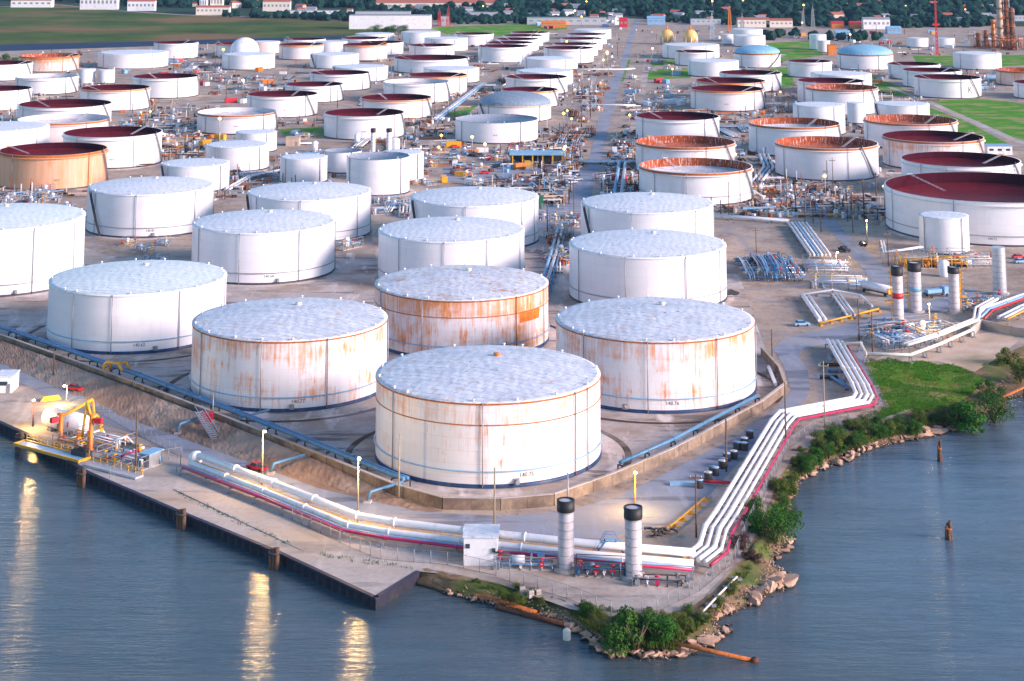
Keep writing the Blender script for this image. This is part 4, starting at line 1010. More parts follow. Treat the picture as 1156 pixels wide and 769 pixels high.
# ------------------------------------------------------------------ vehicles
VEH = {}
def vehicle(kind, col, x, y, rz, label, group=None, s=1.0, cat=None):
    key = (kind, col); loc = g(x, y, .04)
    if key in VEH: return dup(VEH[key], loc, rz, label, group, s)
    nm = {'car': 'parked_car', 'pickup': 'pickup_truck', 'van': 'box_van', 'truck': 'flatbed_truck', 'trailer': 'tank_trailer'}[kind]
    rt = thing(nm, label, cat or {'car': 'car', 'pickup': 'pickup truck', 'van': 'van', 'truck': 'truck', 'trailer': 'tank trailer'}[kind], loc, rz, group); rt.scale = (s, s, s)
    L, W = {'car': (4.4, 1.8), 'pickup': (5.4, 1.95), 'van': (6.2, 2.2), 'truck': (8.5, 2.5), 'trailer': (11, 2.5)}[kind]
    bm_ = MB(); V = bm_.bm.verts
    def prism(pr, wd, m):
        a = [m.bm.verts.new((x_, -wd / 2, z_)) for x_, z_ in pr]; b = [m.bm.verts.new((x_, wd / 2, z_)) for x_, z_ in pr]
        m.bm.faces.new(a); m.bm.faces.new(b[::-1])
        for i in range(len(a)): m.bm.faces.new((a[i - 1], b[i - 1], b[i], a[i]))
        bmesh.ops.recalc_face_normals(m.bm, faces=m.bm.faces)
    cm = MAT[col]
    if kind == 'car':
        prism([(-2.2, .35), (2.2, .35), (2.2, .75), (1.2, .95), (-2.1, 1.0), (-2.2, .8)], W, bm_); bm_.build('body', cm, rt)
        m = MB(); prism([(-1.75, .97), (1.15, .93), (.45, 1.42), (-1.2, 1.42)], W * .86, m); m.build('cabin_glass', MAT['glass'], rt)
        m = MB(); m.box((-.35, 0, 1.44), (1.55, W * .8, .05)); m.build('roof_panel', cm, rt); wx = 1.35; wr = .33
    elif kind == 'pickup':
        prism([(-2.7, .45), (2.7, .45), (2.7, .95), (1.4, 1.1), (-2.7, 1.1)], W, bm_); bm_.build('body', cm, rt)
        m = MB(); prism([(-.6, 1.1), (1.5, 1.1), (.9, 1.75), (-.5, 1.75)], W * .9, m); m.build('cabin_glass', MAT['glass'], rt)
        m = MB(); m.box((.2, 0, 1.77), (1.3, W * .84, .06)); m.build('roof_panel', cm, rt)
        m = MB(); m.box((-1.7, 0, 1.08), (1.7, W * .8, .1)); m.build('bed_floor', MAT['dark_steel'], rt); wx = 1.75; wr = .4
    elif kind == 'van':
        m = bm_; m.box((-.7, 0, 1.75), (4.6, W, 2.2)); m.build('cargo_box', cm, rt)
        m = MB(); prism([(1.6, .5), (3.0, .5), (3.0, 1.2), (2.5, 2.1), (1.6, 2.1)], W * .95, m); m.build('cab', cm, rt)
        m = MB(); m.box((2.78, 0, 1.6), (.5, W * .8, .6)); m.build('windscreen', MAT['glass'], rt); wx = 2.0; wr = .45
    elif kind == 'truck':
        m = bm_; m.box((-1.2, 0, 1.15), (6, W, .25)); m.build('flatbed', MAT['dark_steel'], rt)
        m = MB(); m.box((3.0, 0, 1.75), (2.2, W * .95, 2.2)); m.build('cab', cm, rt)
        m = MB(); m.box((4.0, 0, 2.1), (.25, W * .8, .8)); m.build('windscreen', MAT['glass'], rt)
        m = MB(); m.box((-1.4, 0, 1.8), (5, W * .8, 1.0)); m.build('load', cm, rt); wx = 2.7; wr = .5
    else:
        m = bm_; m.tube([(-5.4, 0, 2.0), (5.4, 0, 2.0)], 1.15, 16); m.build('vessel', cm, rt)
        m = MB(); m.box((0, 0, .8), (10, 1.2, .35)); m.build('chassis', MAT['dark_steel'], rt)
        m = MB(); m.box((-5.5, 0, 1.6), (.25, 2.2, 1.8)); m.build('rear_panel', MAT['yellow_paint'], rt); wx = 4.2; wr = .5
    for sx in (-1, 1):
        for sy in (-1, 1):
            m = MB(); m.tube([(sx * wx, sy * (W / 2 - .22), wr), (sx * wx, sy * W / 2, wr)], wr, 12); m.build('wheel', MAT['rubber'], rt)
    for sy in (-1, 1): m = MB(); m.box((L / 2 - .02, sy * W * .36, .75), (.1, .3, .16)); m.build('headlight', MAT['silver'], rt)
    VEH[key] = rt; return rt
vehicle('pickup', 'red_paint', 84, 441, 2.6, 'red pickup truck on the road beside the lit lamp and yellow gantry', None, .85)
vehicle('pickup', 'red_paint', 290, 531, 2.5, 'red pickup truck parked under the blue pipes by the lamp post', None, .85)
vehicle('pickup', 'black', 953, 284, 1.9, 'black pickup truck on the side lane next to the low lit lamp')
vehicle('car', 'navy_band', 974, 277, 1.6, 'dark blue car on the side lane in front of the biggest tank')
vehicle('truck', 'light_blue', 1058, 335, .4, 'pale blue flatbed truck between the tall stacks')
vehicle('trailer', 'white_paint', 990, 332, 2.2, 'white tank trailer with yellow end beside the side lane')
vehicle('car', 'black', 826, 333, .4, 'black car behind the tank left of the blue manifold')
vehicle('car', 'light_blue', 905, 368, .2, 'pale blue car beside the white pipes at the yellow barrier')
vehicle('car', 'silver', 577, 206, .7, 'silver car alone in the middle of the parking lot')
vehicle('car', 'white_paint', 646, 253, .3, 'white car below the parking lot beside the coned tank with diagonal stair')
vehicle('car', 'red_paint', 1150, 292, .3, 'red car at the right edge below the biggest tank')
vehicle('car', 'light_blue', 1152, 297, .3, 'pale blue car at the right edge beside the red one')
vehicle('van', 'white_paint', 694, 173, 1.5, 'white box van by the long road beside the three open tanks')
vehicle('van', 'white_paint', 600, 233, 1.2, 'white box van at the lower end of the parking lot')
for k, (x, y) in enumerate([(612, 209), (618, 207), (624, 206), (616, 212), (622, 211), (640, 200), (645, 203), (650, 199), (646, 207), (652, 204), (641, 206)]):
    vehicle('car', ['white_paint', 'silver', 'white_paint', 'navy_band'][k % 4], x, y, .5 + rnd.uniform(-.15, .15), {'navy_band': 'dark blue car parked in the double row by the long road', 'silver': 'silver car parked in the double row by the long road', 'white_paint': 'white car parked in the double row by the long road'}[['white_paint', 'silver', 'white_paint', 'navy_band'][k % 4]], ['white', 'silver', 'white', 'dark blue'][k % 4] + ' cars parked in the double row')
CC = ['white_paint', 'red_paint', 'light_blue', 'silver', 'black']; CN = ['white', 'red', 'pale blue', 'silver', 'black']
for k in range(30):
    x, y = rnd.uniform(506, 566), rnd.uniform(166, 203); c = k % 5
    vehicle('car' if k % 3 else 'pickup', CC[c], x, y, rnd.choice((.3, 1.8)) + rnd.uniform(-.2, .2), '%s %s among the crowded work lot left of the open blue shed' % (CN[c], 'car' if k % 3 else 'pickup truck'), '%s %s in the crowded work lot' % (CN[c], 'cars' if k % 3 else 'pickups'))
for k in range(22):
    y = rnd.uniform(95, 190); x = 700 - (y - 95) * .16 + rnd.uniform(8, 26); c = k % 5
    vehicle('pickup' if k % 2 else 'car', CC[c], x, y, rnd.uniform(0, 3), '%s %s parked along the right side of the long road' % (CN[c], 'pickup truck' if k % 2 else 'car'), '%s %s along the long road' % (CN[c], 'pickups' if k % 2 else 'cars'))

# ------------------------------------------------------------------ piping modules
def module(name, label, x, y, L, W, H, rz, seed, mats, cat='pipe manifold', valves=('red_paint', 'yellow_paint'), nlong=5, ncross=7, vessels=0, group=None, frame='grey_steel'):
    """a skid of parallel pipes, risers, valves, handrail and small vessels"""
    q = random.Random(seed); rt = thing(name, label, cat, g(x, y), rz, group)
    m = MB(); m.box((0, 0, .12), (L, W, .24)); m.build('skid_base', MAT['concrete'], rt)
    for k in range(nlong):
        yy = -W / 2 + W * (k + .5) / nlong; zz = q.uniform(.7, H * .8); r = q.uniform(.14, .34) * (W / nlong / 1.2 if W / nlong < 1.2 else 1)
        a, b = -L / 2 * q.uniform(.6, 1), L / 2 * q.uniform(.6, 1)
        m = MB(); m.tube([(a, yy, .2), (a, yy, zz), (b, yy, zz), (b, yy, .2)], r, 8); m.build('pipe', MAT[q.choice(mats)], rt)
    for k in range(ncross):
        xx = -L / 2 + L * (k + .5) / ncross; zz = q.uniform(.5, H); r = q.uniform(.12, .28)
        m = MB(); m.tube([(xx, -W / 2, .2), (xx, -W / 2, zz), (xx, W / 2 * q.uniform(.2, 1), zz), (xx, W / 2, .3)], r, 8); m.build('cross_pipe', MAT[q.choice(mats)], rt)
        if k % 2 == 0:
            mv = q.choice(valves); m = MB(); yv = q.uniform(-W / 2, W / 2)
            m.tube([(xx, yv, zz - .1), (xx, yv, zz + .9)], .1, 6); m.lathe([(0, 0), (.5, .02), (.55, .12), (0, .16)], 10, (xx, yv, zz + .9)); m.box((xx, yv, zz), (.8, .8, .7)); m.build('valve', MAT[mv], rt)
    for k in range(vessels):
        xx = q.uniform(-L / 2.4, L / 2.4); yy = q.uniform(-W / 3, W / 3); r = q.uniform(.5, .9); h = q.uniform(1.6, H)
        m = MB()
        if k % 2: m.tube([(xx - h * .6, yy, r + .5), (xx + h * .6, yy, r + .5)], r, 12)
        else: m.lathe([(r * .9, .2), (r, .3), (r, h), (r * .6, h + .3), (0, h + .4)], 12, (xx, yy, 0))
        m.build('vessel', MAT[q.choice(mats)], rt)
    m = MB(); zz = H + .3
    for sx in (-1, 1):
        for sy in (-1, 1): m.bar((sx * L / 2, sy * W / 2, 0), (sx * L / 2, sy * W / 2, zz), .14)
    for h in (zz, zz - 1.0):
        for sy in (-1, 1): m.bar((-L / 2, sy * W / 2, h), (L / 2, sy * W / 2, h), .1)
        for sx in (-1, 1): m.bar((sx * L / 2, -W / 2, h), (sx * L / 2, W / 2, h), .1)
    m.build('frame', MAT[frame], rt); return rt
BL = ['blue_paint', 'light_blue', 'light_blue', 'silver', 'grey_steel']; WH = ['white_pipe', 'white_pipe', 'cream_paint', 'silver', 'light_blue']; YL = ['yellow_paint', 'white_pipe', 'cream_paint', 'yellow_paint', 'rust']
# pump skids around the front stacks
module('valve_skid', 'low valve skid between the white hut and the left front stack', 594, 641, 11, 3.0, 1.9, -.05, 3, WH, 'valve skid', ('blue_paint', 'red_paint', 'white_pipe'), 3, 6, 2)
module('valve_skid', 'railed valve skid with red valves between the two front stacks', 678, 649, 8.5, 3.2, 2.3, -.12, 5, ['grey_steel', 'white_pipe', 'blue_paint'], 'valve skid', ('red_paint', 'magenta_pipe'), 3, 6, 1, frame='dark_steel')
module('valve_skid', 'railed grey valve skid right of the right front stack', 748, 660, 10, 3.0, 2.2, -.1, 7, ['grey_steel', 'white_pipe', 'dark_steel'], 'valve skid', ('magenta_pipe', 'grey_steel'), 3, 6, 0)
t = thing('pipe_crossover', 'blue steel crossover steps over the white pipes between the front stacks', 'steps', g(689, 634))
m = MB()
for s in (-1, 1): m.bar((-3.2, s * .6, .2), (-.8, s * .6, 3.6), .2); m.bar((3.2, s * .6, .2), (.8, s * .6, 3.6), .2)
for k in range(10): u = k / 9; m.box((-3.2 + 2.4 * u, 0, .2 + 3.4 * u), (.3, 1.2, .08)); m.box((3.2 - 2.4 * u, 0, .2 + 3.4 * u), (.3, 1.2, .08))
m.build('stairs', MAT['blue_paint'], t); m = MB(); m.box((0, 0, 3.65), (1.8, 1.4, .12)); m.build('landing', MAT['light_blue'], t)
m = MB()
for s in (-1, 1): m.tube([(-3.2, s * .65, 1.2), (-.8, s * .65, 4.7), (.8, s * .65, 4.7), (3.2, s * .65, 1.2)], .06, 5)
m.build('handrail', MAT['blue_paint'], t)
# blue manifold: rows of looped pipes
t = thing('pipe_manifold', 'dense blue-grey pipe manifold of many looped pipes on the open yard', 'pipe manifold', g(868, 307), .0)
for k in range(26):
    xx = -8.8 + .68 * k; sl_ = rnd.uniform(-.6, .6)
    m = MB(); zz = rnd.uniform(2.4, 4.4); yy = rnd.uniform(12, 17)
    m.tube([(xx, -yy, .3), (xx, -yy, zz * .7), (xx + sl_, -yy * .3, zz), (xx + sl_, yy * .4, zz), (xx, yy, zz * .6), (xx, yy, .2)], rnd.uniform(.18, .3), 7); m.build('loop_pipe', MAT[rnd.choice(BL)], t)
for k in range(9):
    yy = -15 + 3.7 * k; m = MB(); m.tube([(-9.4, yy, 1.3), (9.8, yy, 1.3)], .3, 8); m.build('header_pipe', MAT[rnd.choice(['silver', 'blue_paint', 'grey_steel'])], t)
for k in range(30):
    xx, yy = rnd.uniform(-8.5, 8.5), rnd.uniform(-15, 15); m = MB(); m.box((xx, yy, 2.4), (.8, .8, 1.0)); m.lathe([(0, 0), (.6, .03), (.6, .12), (0, .15)], 10, (xx, yy, 3.3)); m.tube([(xx, yy, 2.8), (xx, yy, 3.4)], .1, 6); m.build('valve', MAT[rnd.choice(['blue_paint', 'light_blue', 'dark_steel', 'red_paint', 'silver'])], t)
pipeline('white_pipes', 'sloping bundle of six parallel white pipes beside the lane', [(900, 256), (926, 293)], [(-3.3 + 1.3 * k, 1.4, .42, ('white_pipe', 'silver', 'white_pipe', 'light_blue', 'white_pipe', 'silver')[k]) for k in range(6)], 7)
pipeline('white_pipes', 'pair of white feeder pipes in front of the open tank leading to the sloping bundle', [(800, 247), (850, 250), (890, 253)], [(-.8, 1.2, .45, 'white_pipe'), (.8, 1.2, .45, 'white_pipe')], 9)
pipeline('white_pipes', 'pair of short white pipes at the left end of the yellow barrier', [(908, 338), (927, 366)], [(-1.4, 1.0, .42, 'white_pipe'), (.3, 1.0, .62, 'white_pipe')], 6)
pipeline('white_pipes', 'three thin white pipes behind the middle of the yellow barrier', [(944, 336), (961, 360)], [(-1.1, 1.0, .3, 'white_pipe'), (0, 1.0, .3, 'silver'), (1.1, 1.0, .3, 'white_pipe')], 6)
pipeline('white_pipes', 'long white pipe closing the frame behind the yellow barrier', [(905, 337), (940, 332), (972, 338), (985, 350)], [(0, 1.1, .3, 'white_pipe')], 7)
pipeline('yellow_barrier', 'low yellow pipe barrier along the road below the short white pipes', [(926, 368), (960, 360), (992, 352)], [(0, .8, .24, 'yellow_paint')], 4, post='yellow_paint', cat='barrier')
module('pipe_header', 'white pipe headers between the blue manifold and the tank trailer, upper set', 934, 304, 15, 13, 2.8, -.1, 21, WH, nlong=9, ncross=6)
module('pipe_header', 'white and tan pipe headers above the yellow barrier, lower set', 948, 323, 17, 12, 2.8, -.15, 22, WH + ['cream_paint', 'rust'], nlong=8, ncross=7)
module('valve_skid', 'grey pipe skid left of the two front brown-grey stacks', 1000, 372, 8, 5, 2.2, .3, 23, ['silver', 'light_blue', 'grey_steel'], 'valve skid', ('red_paint', 'blue_paint'))
module('pump_module', 'busy white and blue pump module below the red-banded stack', 1014, 386, 16, 14, 3.0, .35, 24, WH + ['blue_paint', 'light_blue'], 'pump module', ('blue_paint', 'red_paint', 'yellow_paint'), 10, 10, 3)
module('pump_module', 'low white pump module below the blue-banded stack', 1046, 374, 14, 11, 2.6, .35, 25, WH + ['blue_paint'], 'pump module', ('red_paint', 'yellow_paint', 'blue_paint'), 5, 7, 2)
module('process_module', 'yellow and white process piping before the biggest tank, left block', 1036, 301, 15, 7, 4.6, .05, 26, YL, 'process module', ('yellow_paint', 'orange_paint'), 6, 8, 2)
module('process_module', 'yellow and white process piping before the biggest tank, middle block', 1066, 301, 15, 7, 4.8, -.05, 27, YL, 'process module', ('yellow_paint', 'orange_paint'), 6, 8, 3)
module('process_module', 'white process piping with yellow risers next to the thick smooth stack', 1100, 300, 16, 7, 4.6, .0, 28, WH + ['yellow_paint'], 'process module', ('yellow_paint', 'red_paint'), 7, 8, 2)
module('valve_skid', 'grey valve skid at the foot of the thick smooth stack', 1112, 342, 12, 5, 2.2, .2, 29, ['silver', 'grey_steel', 'light_blue'], 'valve skid')
module('valve_skid', 'small valve skid right of the plain stack with yellow ladder', 1096, 350, 7, 4, 2.0, .2, 30, WH, 'valve skid')
t = thing('process_drum', 'small white upright drum inside the yellow process piping', 'drum', g(1066, 312)); m = MB(); m.lathe([(1.5, 0), (1.6, .3), (1.6, 4.2), (1.2, 4.7), (0, 5)], 20); m.build('shell', MAT['white_pipe'], t)
m = MB(); m.tube([(0, 0, 4.9), (0, 0, 5.8), (2.5, 0, 5.8), (2.5, 0, 0)], .2, 7); m.build('outlet_pipe', MAT['yellow_paint'], t)
pipeline('white_pipes', 'white pipe frame beside the lane in front of the small bright tank', [(998, 283), (1000, 296), (1040, 290)], [(0, 3.2, .3, 'white_pipe'), (.9, 3.2, .3, 'white_pipe')], 6)
pipeline('white_pipes', 'cream pipe running along the top of the green bank to the pump module', [(945, 398), (972, 397), (978, 409), (1028, 410), (1060, 398), (1098, 381)], [(0, 2.0, .42, 'cream_paint')], 8)
pipeline('white_pipes', 'raised cream pipes stepping up past the pump modules to the thick stack', [(1022, 400), (1060, 388), (1102, 371), (1104, 358), (1124, 347)], [(-.6, 2.4, .4, 'cream_paint'), (.7, 2.4, .4, 'white_pipe')], 8)
pipeline('white_pipes', 'white and red pipe bundle leaving the picture at the right edge', [(1108, 366), (1118, 356), (1156, 342), (1200, 328)], [(-1.6, 1.6, .5, 'white_pipe'), (-.3, 1.6, .4, 'light_blue'), (.8, 1.5, .3, 'red_paint')], 8)
pipeline('white_pipes', 'white and yellow pipe bundle at the right edge nearer the sand', [(1132, 366), (1156, 354), (1200, 336)], [(-1.2, 1.6, .5, 'white_pipe'), (.2, 1.6, .5, 'silver'), (1.3, 1.5, .25, 'yellow_paint')], 8)
wall('retaining_wall', 'grey retaining wall between the right edge pipes and the sand', 'wall', [(1096, 380), (1108, 370), (1142, 378), (1180, 384)], 2.2, .5, 'concrete')
# pipe spools and blue drums by the bend
for k, (x, y) in enumerate([(940, 404), (937, 414), (946, 421), (935, 428), (953, 432)]):
    t = thing('pipe_spool', 'blue and dark pipe spool lying beside the white pipe bend', 'pipe spool', g(x, y), rnd.uniform(0, 3), 'pipe spools by the white pipe bend')
    m = MB(); m.tube([(-2.4, 0, .5), (2.4, 0, .5)], .42, 10); m.build('pipe', MAT[('blue_paint', 'dark_steel')[k % 2]], t)
    
    for sx in (-2.42, 2.42): m = MB(); m.tube([(sx - .08, 0, .5), (sx + .08, 0, .5)], .65, 10); m.build('flange', MAT['light_blue'], t)
t = thing('blue_pipe', 'bright blue pipe lying inside the bend of the white pipes', 'pipe', g(951, 438)); m = MB(); m.tube([(-1.6, 9, .5), (0, 3, .5), (1.4, -3, .5)], .4, 10); m.build('pipe', MAT['blue_paint'], t)
m = MB(); m.box((-1.2, 7, .1), (1.6, .4, .2)); m.box((1, -2, .1), (1.6, .4, .2)); m.build('skid', MAT['timber'], t)
for k in range(12):
    u = k / 11; x, y = 793 + 54 * u + rnd.uniform(-4, 4), 548 - 52 * u + rnd.uniform(-3, 3)
    t = thing('steel_drum', 'dark drum with pale lid in the row beside the white pipes', 'drum', g(x, y), 0, 'drums beside the white pipes')
    m = MB(); m.lathe([(.8, 0), (.85, .1), (.8, .5), (.85, .8), (.8, 1.5)], 14); m.build('body', MAT['dark_steel'], t); m = MB(); m.lathe([(.8, 1.5), (.84, 1.56), (0, 1.6)], 14); m.build('lid', MAT[('light_blue', 'silver', 'blue_paint')[k % 3]], t)
t = thing('red_pipe_stub', 'red pipe stub and blue tray beside the row of drums', 'pipe', g(808, 549)); m = MB(); m.tube([(-3, .6, .8), (3.2, -.5, .8)], .3, 8); m.build('pipe', MAT['red_paint'], t)
m = MB(); m.box((-6.5, .8, .3), (5, 1.6, .5)); m.build('tray', MAT['light_blue'], t)
pipeline('yellow_barrier', 'yellow striped barrier across the gravel behind the right front stack', [(752, 602), (770, 588), (796, 566)], [(0, .7, .16, 'yellow_paint')], 4, post='yellow_paint', cat='barrier')
t = thing('debris_pile', 'dark heap of hoses at the lower end of the yellow striped barrier', 'debris', g(746, 604))
m = MB()
for k in range(16):
    a = rnd.uniform(0, 6); c = Vector((rnd.uniform(-2.2, 2.2), rnd.uniform(-1.6, 1.6), .3 + rnd.random() * .6)); m.tube([c + Vector((math.cos(a + j), math.sin(a + j), .1 * j)) * .9 for j in (0, .8, 1.6, 2.4)], .16, 6)
m.build('hose', MAT['dark_steel'], t)

# ------------------------------------------------------------------ items along the containment wall
t = thing('yellow_gantry', 'yellow steel gantry arch over the blue pipes by the clean mint-roofed tank', 'gantry', g(126, 430), -.5)
m = MB(); m.tube([(-2.6, 0, 0), (-2.6, 0, 3.4), (-1.6, 0, 4.2), (1.9, 0, 4.2), (3.2, 0, 2.6)], .34, 8); m.build('arch', MAT['yellow_paint'], t)
m = MB(); m.tube([(-2.6, 2.4, 0), (-2.6, 2.4, 3.4), (2.4, 2.4, 4.0), (3.2, 2.4, 2.6)], .3, 8); m.build('rear_arch', MAT['yellow_paint'], t)
m = MB()
for k in range(5): m.bar((-2.6, 0, .6 + .6 * k), (-2.6, 2.4, .6 + .6 * k), .16)
m.build('rung', MAT['yellow_paint'], t)
t = thing('catwalk', 'grey steel catwalk stairs climbing over the containment wall', 'stairs', g(233, 490), .55)
m = MB()
for k in range(14): m.box((0, -5 + .75 * k, .3 + .24 * k), (1.6, .7, .12))
for s in (-1, 1): m.bar((s * .85, -5, .3), (s * .85, 5, 3.6), .2)
m.build('steps', MAT['grey_steel'], t)
m = MB()
for s in (-1, 1): m.bar((s * .85, -5, 1.4), (s * .85, 5, 4.7), .1)
m.build('handrail', MAT['light_blue'], t)
t = thing('hose_box', 'bright red hose box beside the catwalk stairs', 'box', g(233, 482)); m = MB(); m.box((0, 0, 1.5), (2.6, 2, 2.6)); m.build('body', MAT['red_paint'], t); m = MB(); m.box((0, 0, 2.9), (2.9, 2.3, .25)); m.build('lid', MAT['red_paint'], t)
for x, y, lb in ((221, 484, 'blue pipe branch left of the red hose box'), (330, 530, 'blue pipe branch near the red pickup under the pipes'), (440, 562, 'blue pipe branch near the pole left of the largest tank'), (290, 478, 'blue pipe branch running to the rust-streaked left tank')):
    t = thing('branch_pipe', lb, 'pipe', g(x, y), rnd.uniform(-.2, .2)); m = MB(); m.tube([(-3.6, -3.6, .5), (-3, -3, 1.9), (2, 2.6, 2.2)], .3, 8); m.build('pipe', MAT['pipe_blue'], t)
    m = MB(); m.box((-3.5, -3.5, .2), (1.4, 1.4, .4)); m.build('footing', MAT['concrete'], t)
t = thing('timber_barrier', 'yellow painted concrete barrier beside the west lamp post', 'barrier', g(57, 452), .5); m = MB(); m.box((0, 0, .5), (5, .8, 1.0), 0, .7); m.build('body', MAT['yellow_paint'], t); m = MB(); m.box((-1.8, 0, .08), (.6, 1.1, .16)); m.box((1.8, 0, .08), (.6, 1.1, .16)); m.build('foot', MAT['concrete'], t)

# ------------------------------------------------------------------ loading dock on the bulkhead
DK = .43
t = thing('dock_platform', 'blue and yellow edged loading platform on the bulkhead below the white tank', 'platform', g(64, 508), -.62)
m = MB(); m.box((1, -2.2, .3), (20, 2.8, .5)); m.build('deck', MAT['light_blue'], t)
m = MB()
for yy in (-3.7, -.7): m.box((1, yy, .5), (20.4, .35, .5))
for xx in (-9.3, 11.2): m.box((xx, -2.2, .5), (.35, 3.2, .5))
m.build('edge_beam', MAT['yellow_paint'], t)
m = MB()
for k in range(10): m.bar((-9 + 2.2 * k, -.6, .5), (-9 + 2.2 * k, -.6, 1.8), .12)
for zz in (1.2, 1.8): m.bar((-9, -.6, zz), (11, -.6, zz), .12)
m.build('handrail', MAT['yellow_paint'], t)
t = thing('dock_platform', 'narrow grey catwalk platform with yellow rail at the east end of the dock', 'platform', g(128, 533), -.60)
m = MB(); m.box((0, 0, .3), (15, 2.2, .4)); m.build('deck', MAT['silver'], t); m = MB()
for k in range(8): m.bar((-7.2 + 2.06 * k, 1.1, .4), (-7.2 + 2.06 * k, 1.1, 1.6), .12)
for zz in (1.0, 1.6): m.bar((-7.2, 1.1, zz), (7.2, 1.1, zz), .12)
m.build('handrail', MAT['yellow_paint'], t)
def arm(x, y, rz, label, h, boom):
    t = thing('loading_arm', label, 'loading arm', g(x, y), rz)
    m = MB(); m.lathe([(.7, 0), (.75, .3), (.5, .5), (.42, h)], 12); m.build('riser', MAT['orange_paint'], t)
    m = MB(); m.tube([(0, 0, h * .9), (boom, 0, h * 1.35)], .34, 8); m.build('inboard_boom', MAT['yellow_paint'], t)
    m = MB(); m.tube([(boom, 0, h * 1.35), (boom + .8, 0, h * .35)], .28, 8); m.build('outboard_boom', MAT['yellow_paint'], t)
    m = MB(); m.box((-1.6, 0, h * .85), (1.6, 1.0, 1.0)); m.bar((0, 0, h * .9), (-1.6, 0, h * .85), .3); m.build('counterweight', MAT['red_paint'], t)
    m = MB(); m.lathe([(0, 0), (.9, .05), (.9, .25), (0, .3)], 14, (0, 0, h)); m.box((0, .7, h * .5), (.7, .7, 1.2)); m.build('swivel_joint', MAT['orange_paint'], t)
    return t
arm(68, 497, .75, 'long yellow marine loading arm stretched up over the dock', 5.2, 7.5)
arm(102, 508, 2.9, 'upright yellow marine loading arm at the middle of the dock', 7.0, 1.2)
arm(88, 492, .2, 'short yellow loading arm with red weights behind the long arm', 3.0, 4.0)
t = thing('storage_vessel', 'white horizontal vessel with domed end lying behind the loading arms', 'vessel', g(74, 488), -.62)
m = MB(); m.tube([(-6, 0, 2.4), (-5.6, 0, 2.4), (6.4, 0, 2.4), (6.8, 0, 2.4)], [1.5, 2.1, 2.1, 1.4], 20); m.build('shell', MAT['white_pipe'], t)
m = MB(); m.box((-3.5, 0, .5), (1, 3.2, 1)); m.box((4, 0, .5), (1, 3.2, 1)); m.build('saddle', MAT['concrete'], t)
m = MB(); m.box((-6.1, 0, 1.2), (.3, .9, .9)); m.build('manhole', MAT['dark_steel'], t)
module('pump_module', 'white and yellow dock manifold behind the loading arms, middle section', 118, 502, 13, 6, 2.6, -.6, 41, ['white_pipe', 'white_pipe', 'yellow_paint', 'silver'], 'pipe manifold', ('yellow_paint', 'red_paint', 'orange_paint'), 6, 8, 1)
module('pump_module', 'white and red dock manifold at the east end by the bare post', 146, 522, 13, 6, 2.4, -.6, 42, ['white_pipe', 'silver', 'light_blue', 'magenta_pipe'], 'pipe manifold', ('red_paint', 'magenta_pipe', 'yellow_paint'), 5, 8, 1)
module('valve_skid', 'orange and yellow valve skid at the foot of the long loading arm', 82, 505, 8, 4, 2.0, -.6, 43, ['yellow_paint', 'orange_paint', 'cream_paint'], 'valve skid', ('orange_paint', 'red_paint'), 4, 6, 0)
t = hut('dock_shelter', 'small grey shelter with blue roof at the east end of the dock', 168, 529, 14, 2.6, 4.2, 'grey_steel', 'light_blue', -.5, True, 1)
t = thing('drip_tray', 'green-black drip tray set in the dock manifold', 'tray', g(141, 506), -.6); m = MB(); m.box((0, 0, .3), (7.5, 4, .5)); m.build('basin', MAT['white_pipe'], t); m = MB(); m.box((0, 0, .57), (6.8, 3.4, .05)); m.build('sump', [simple('sump', (.035, .045, .02), .5)], t)
t = thing('dark_compressor', 'dark compressor block on the dock between the loading arms', 'compressor', g(92, 517), -.6); m = MB(); m.box((0, 0, .9), (4.5, 1.8, 1.3)); m.build('casing', MAT['dark_steel'], t); m = MB(); m.tube([(-1.8, 0, 1.6), (1.8, 0, 1.6)], .6, 10); m.build('cylinder', MAT['black'], t)
# ------------------------------------------------------------------ shore: rocks, bushes, debris
ROCKM = []
for k in range(7):
    q = random.Random(50 + k); bm = bmesh.new(); bmesh.ops.create_icosphere(bm, subdivisions=3, radius=1)
    sx, sy, sz = q.uniform(.9, 1.4), q.uniform(.7, 1.0), q.uniform(.5, .75)
    pl = [(Vector((q.gauss(0, 1), q.gauss(0, 1), q.gauss(0, 1))).normalized(), q.uniform(.38, .78)) for _ in range(16)]
    for v in bm.verts:
        for nrm, d in pl:
            e = v.co.dot(nrm) - d
            if e > 0: v.co -= nrm * e * .98
        v.co += v.co.normalized() * q.uniform(-.02, .02); v.co = Vector((v.co.x * sx, v.co.y * sy, v.co.z * sz))
    me = bpy.data.meshes.new('rock'); bm.to_mesh(me); bm.free(); me.materials.append(MAT['rock']); ROCKM.append(me)
def rock(p, s, label, group):
    o = bpy.data.objects.new('rock', rnd.choice(ROCKM)); COL.objects.link(o); o.location = p; o.scale = (s, s, s * rnd.uniform(.7, 1.1)); o.rotation_euler = (rnd.uniform(-.4, .4), rnd.uniform(-.4, .4), rnd.uniform(0, 6.3))
    tag(o, label, 'rock', group)
def bank_pt(x, y):
    """drop a pixel onto the sloping bank between yard level and water level"""
    return g(x, y, WZ * .8)
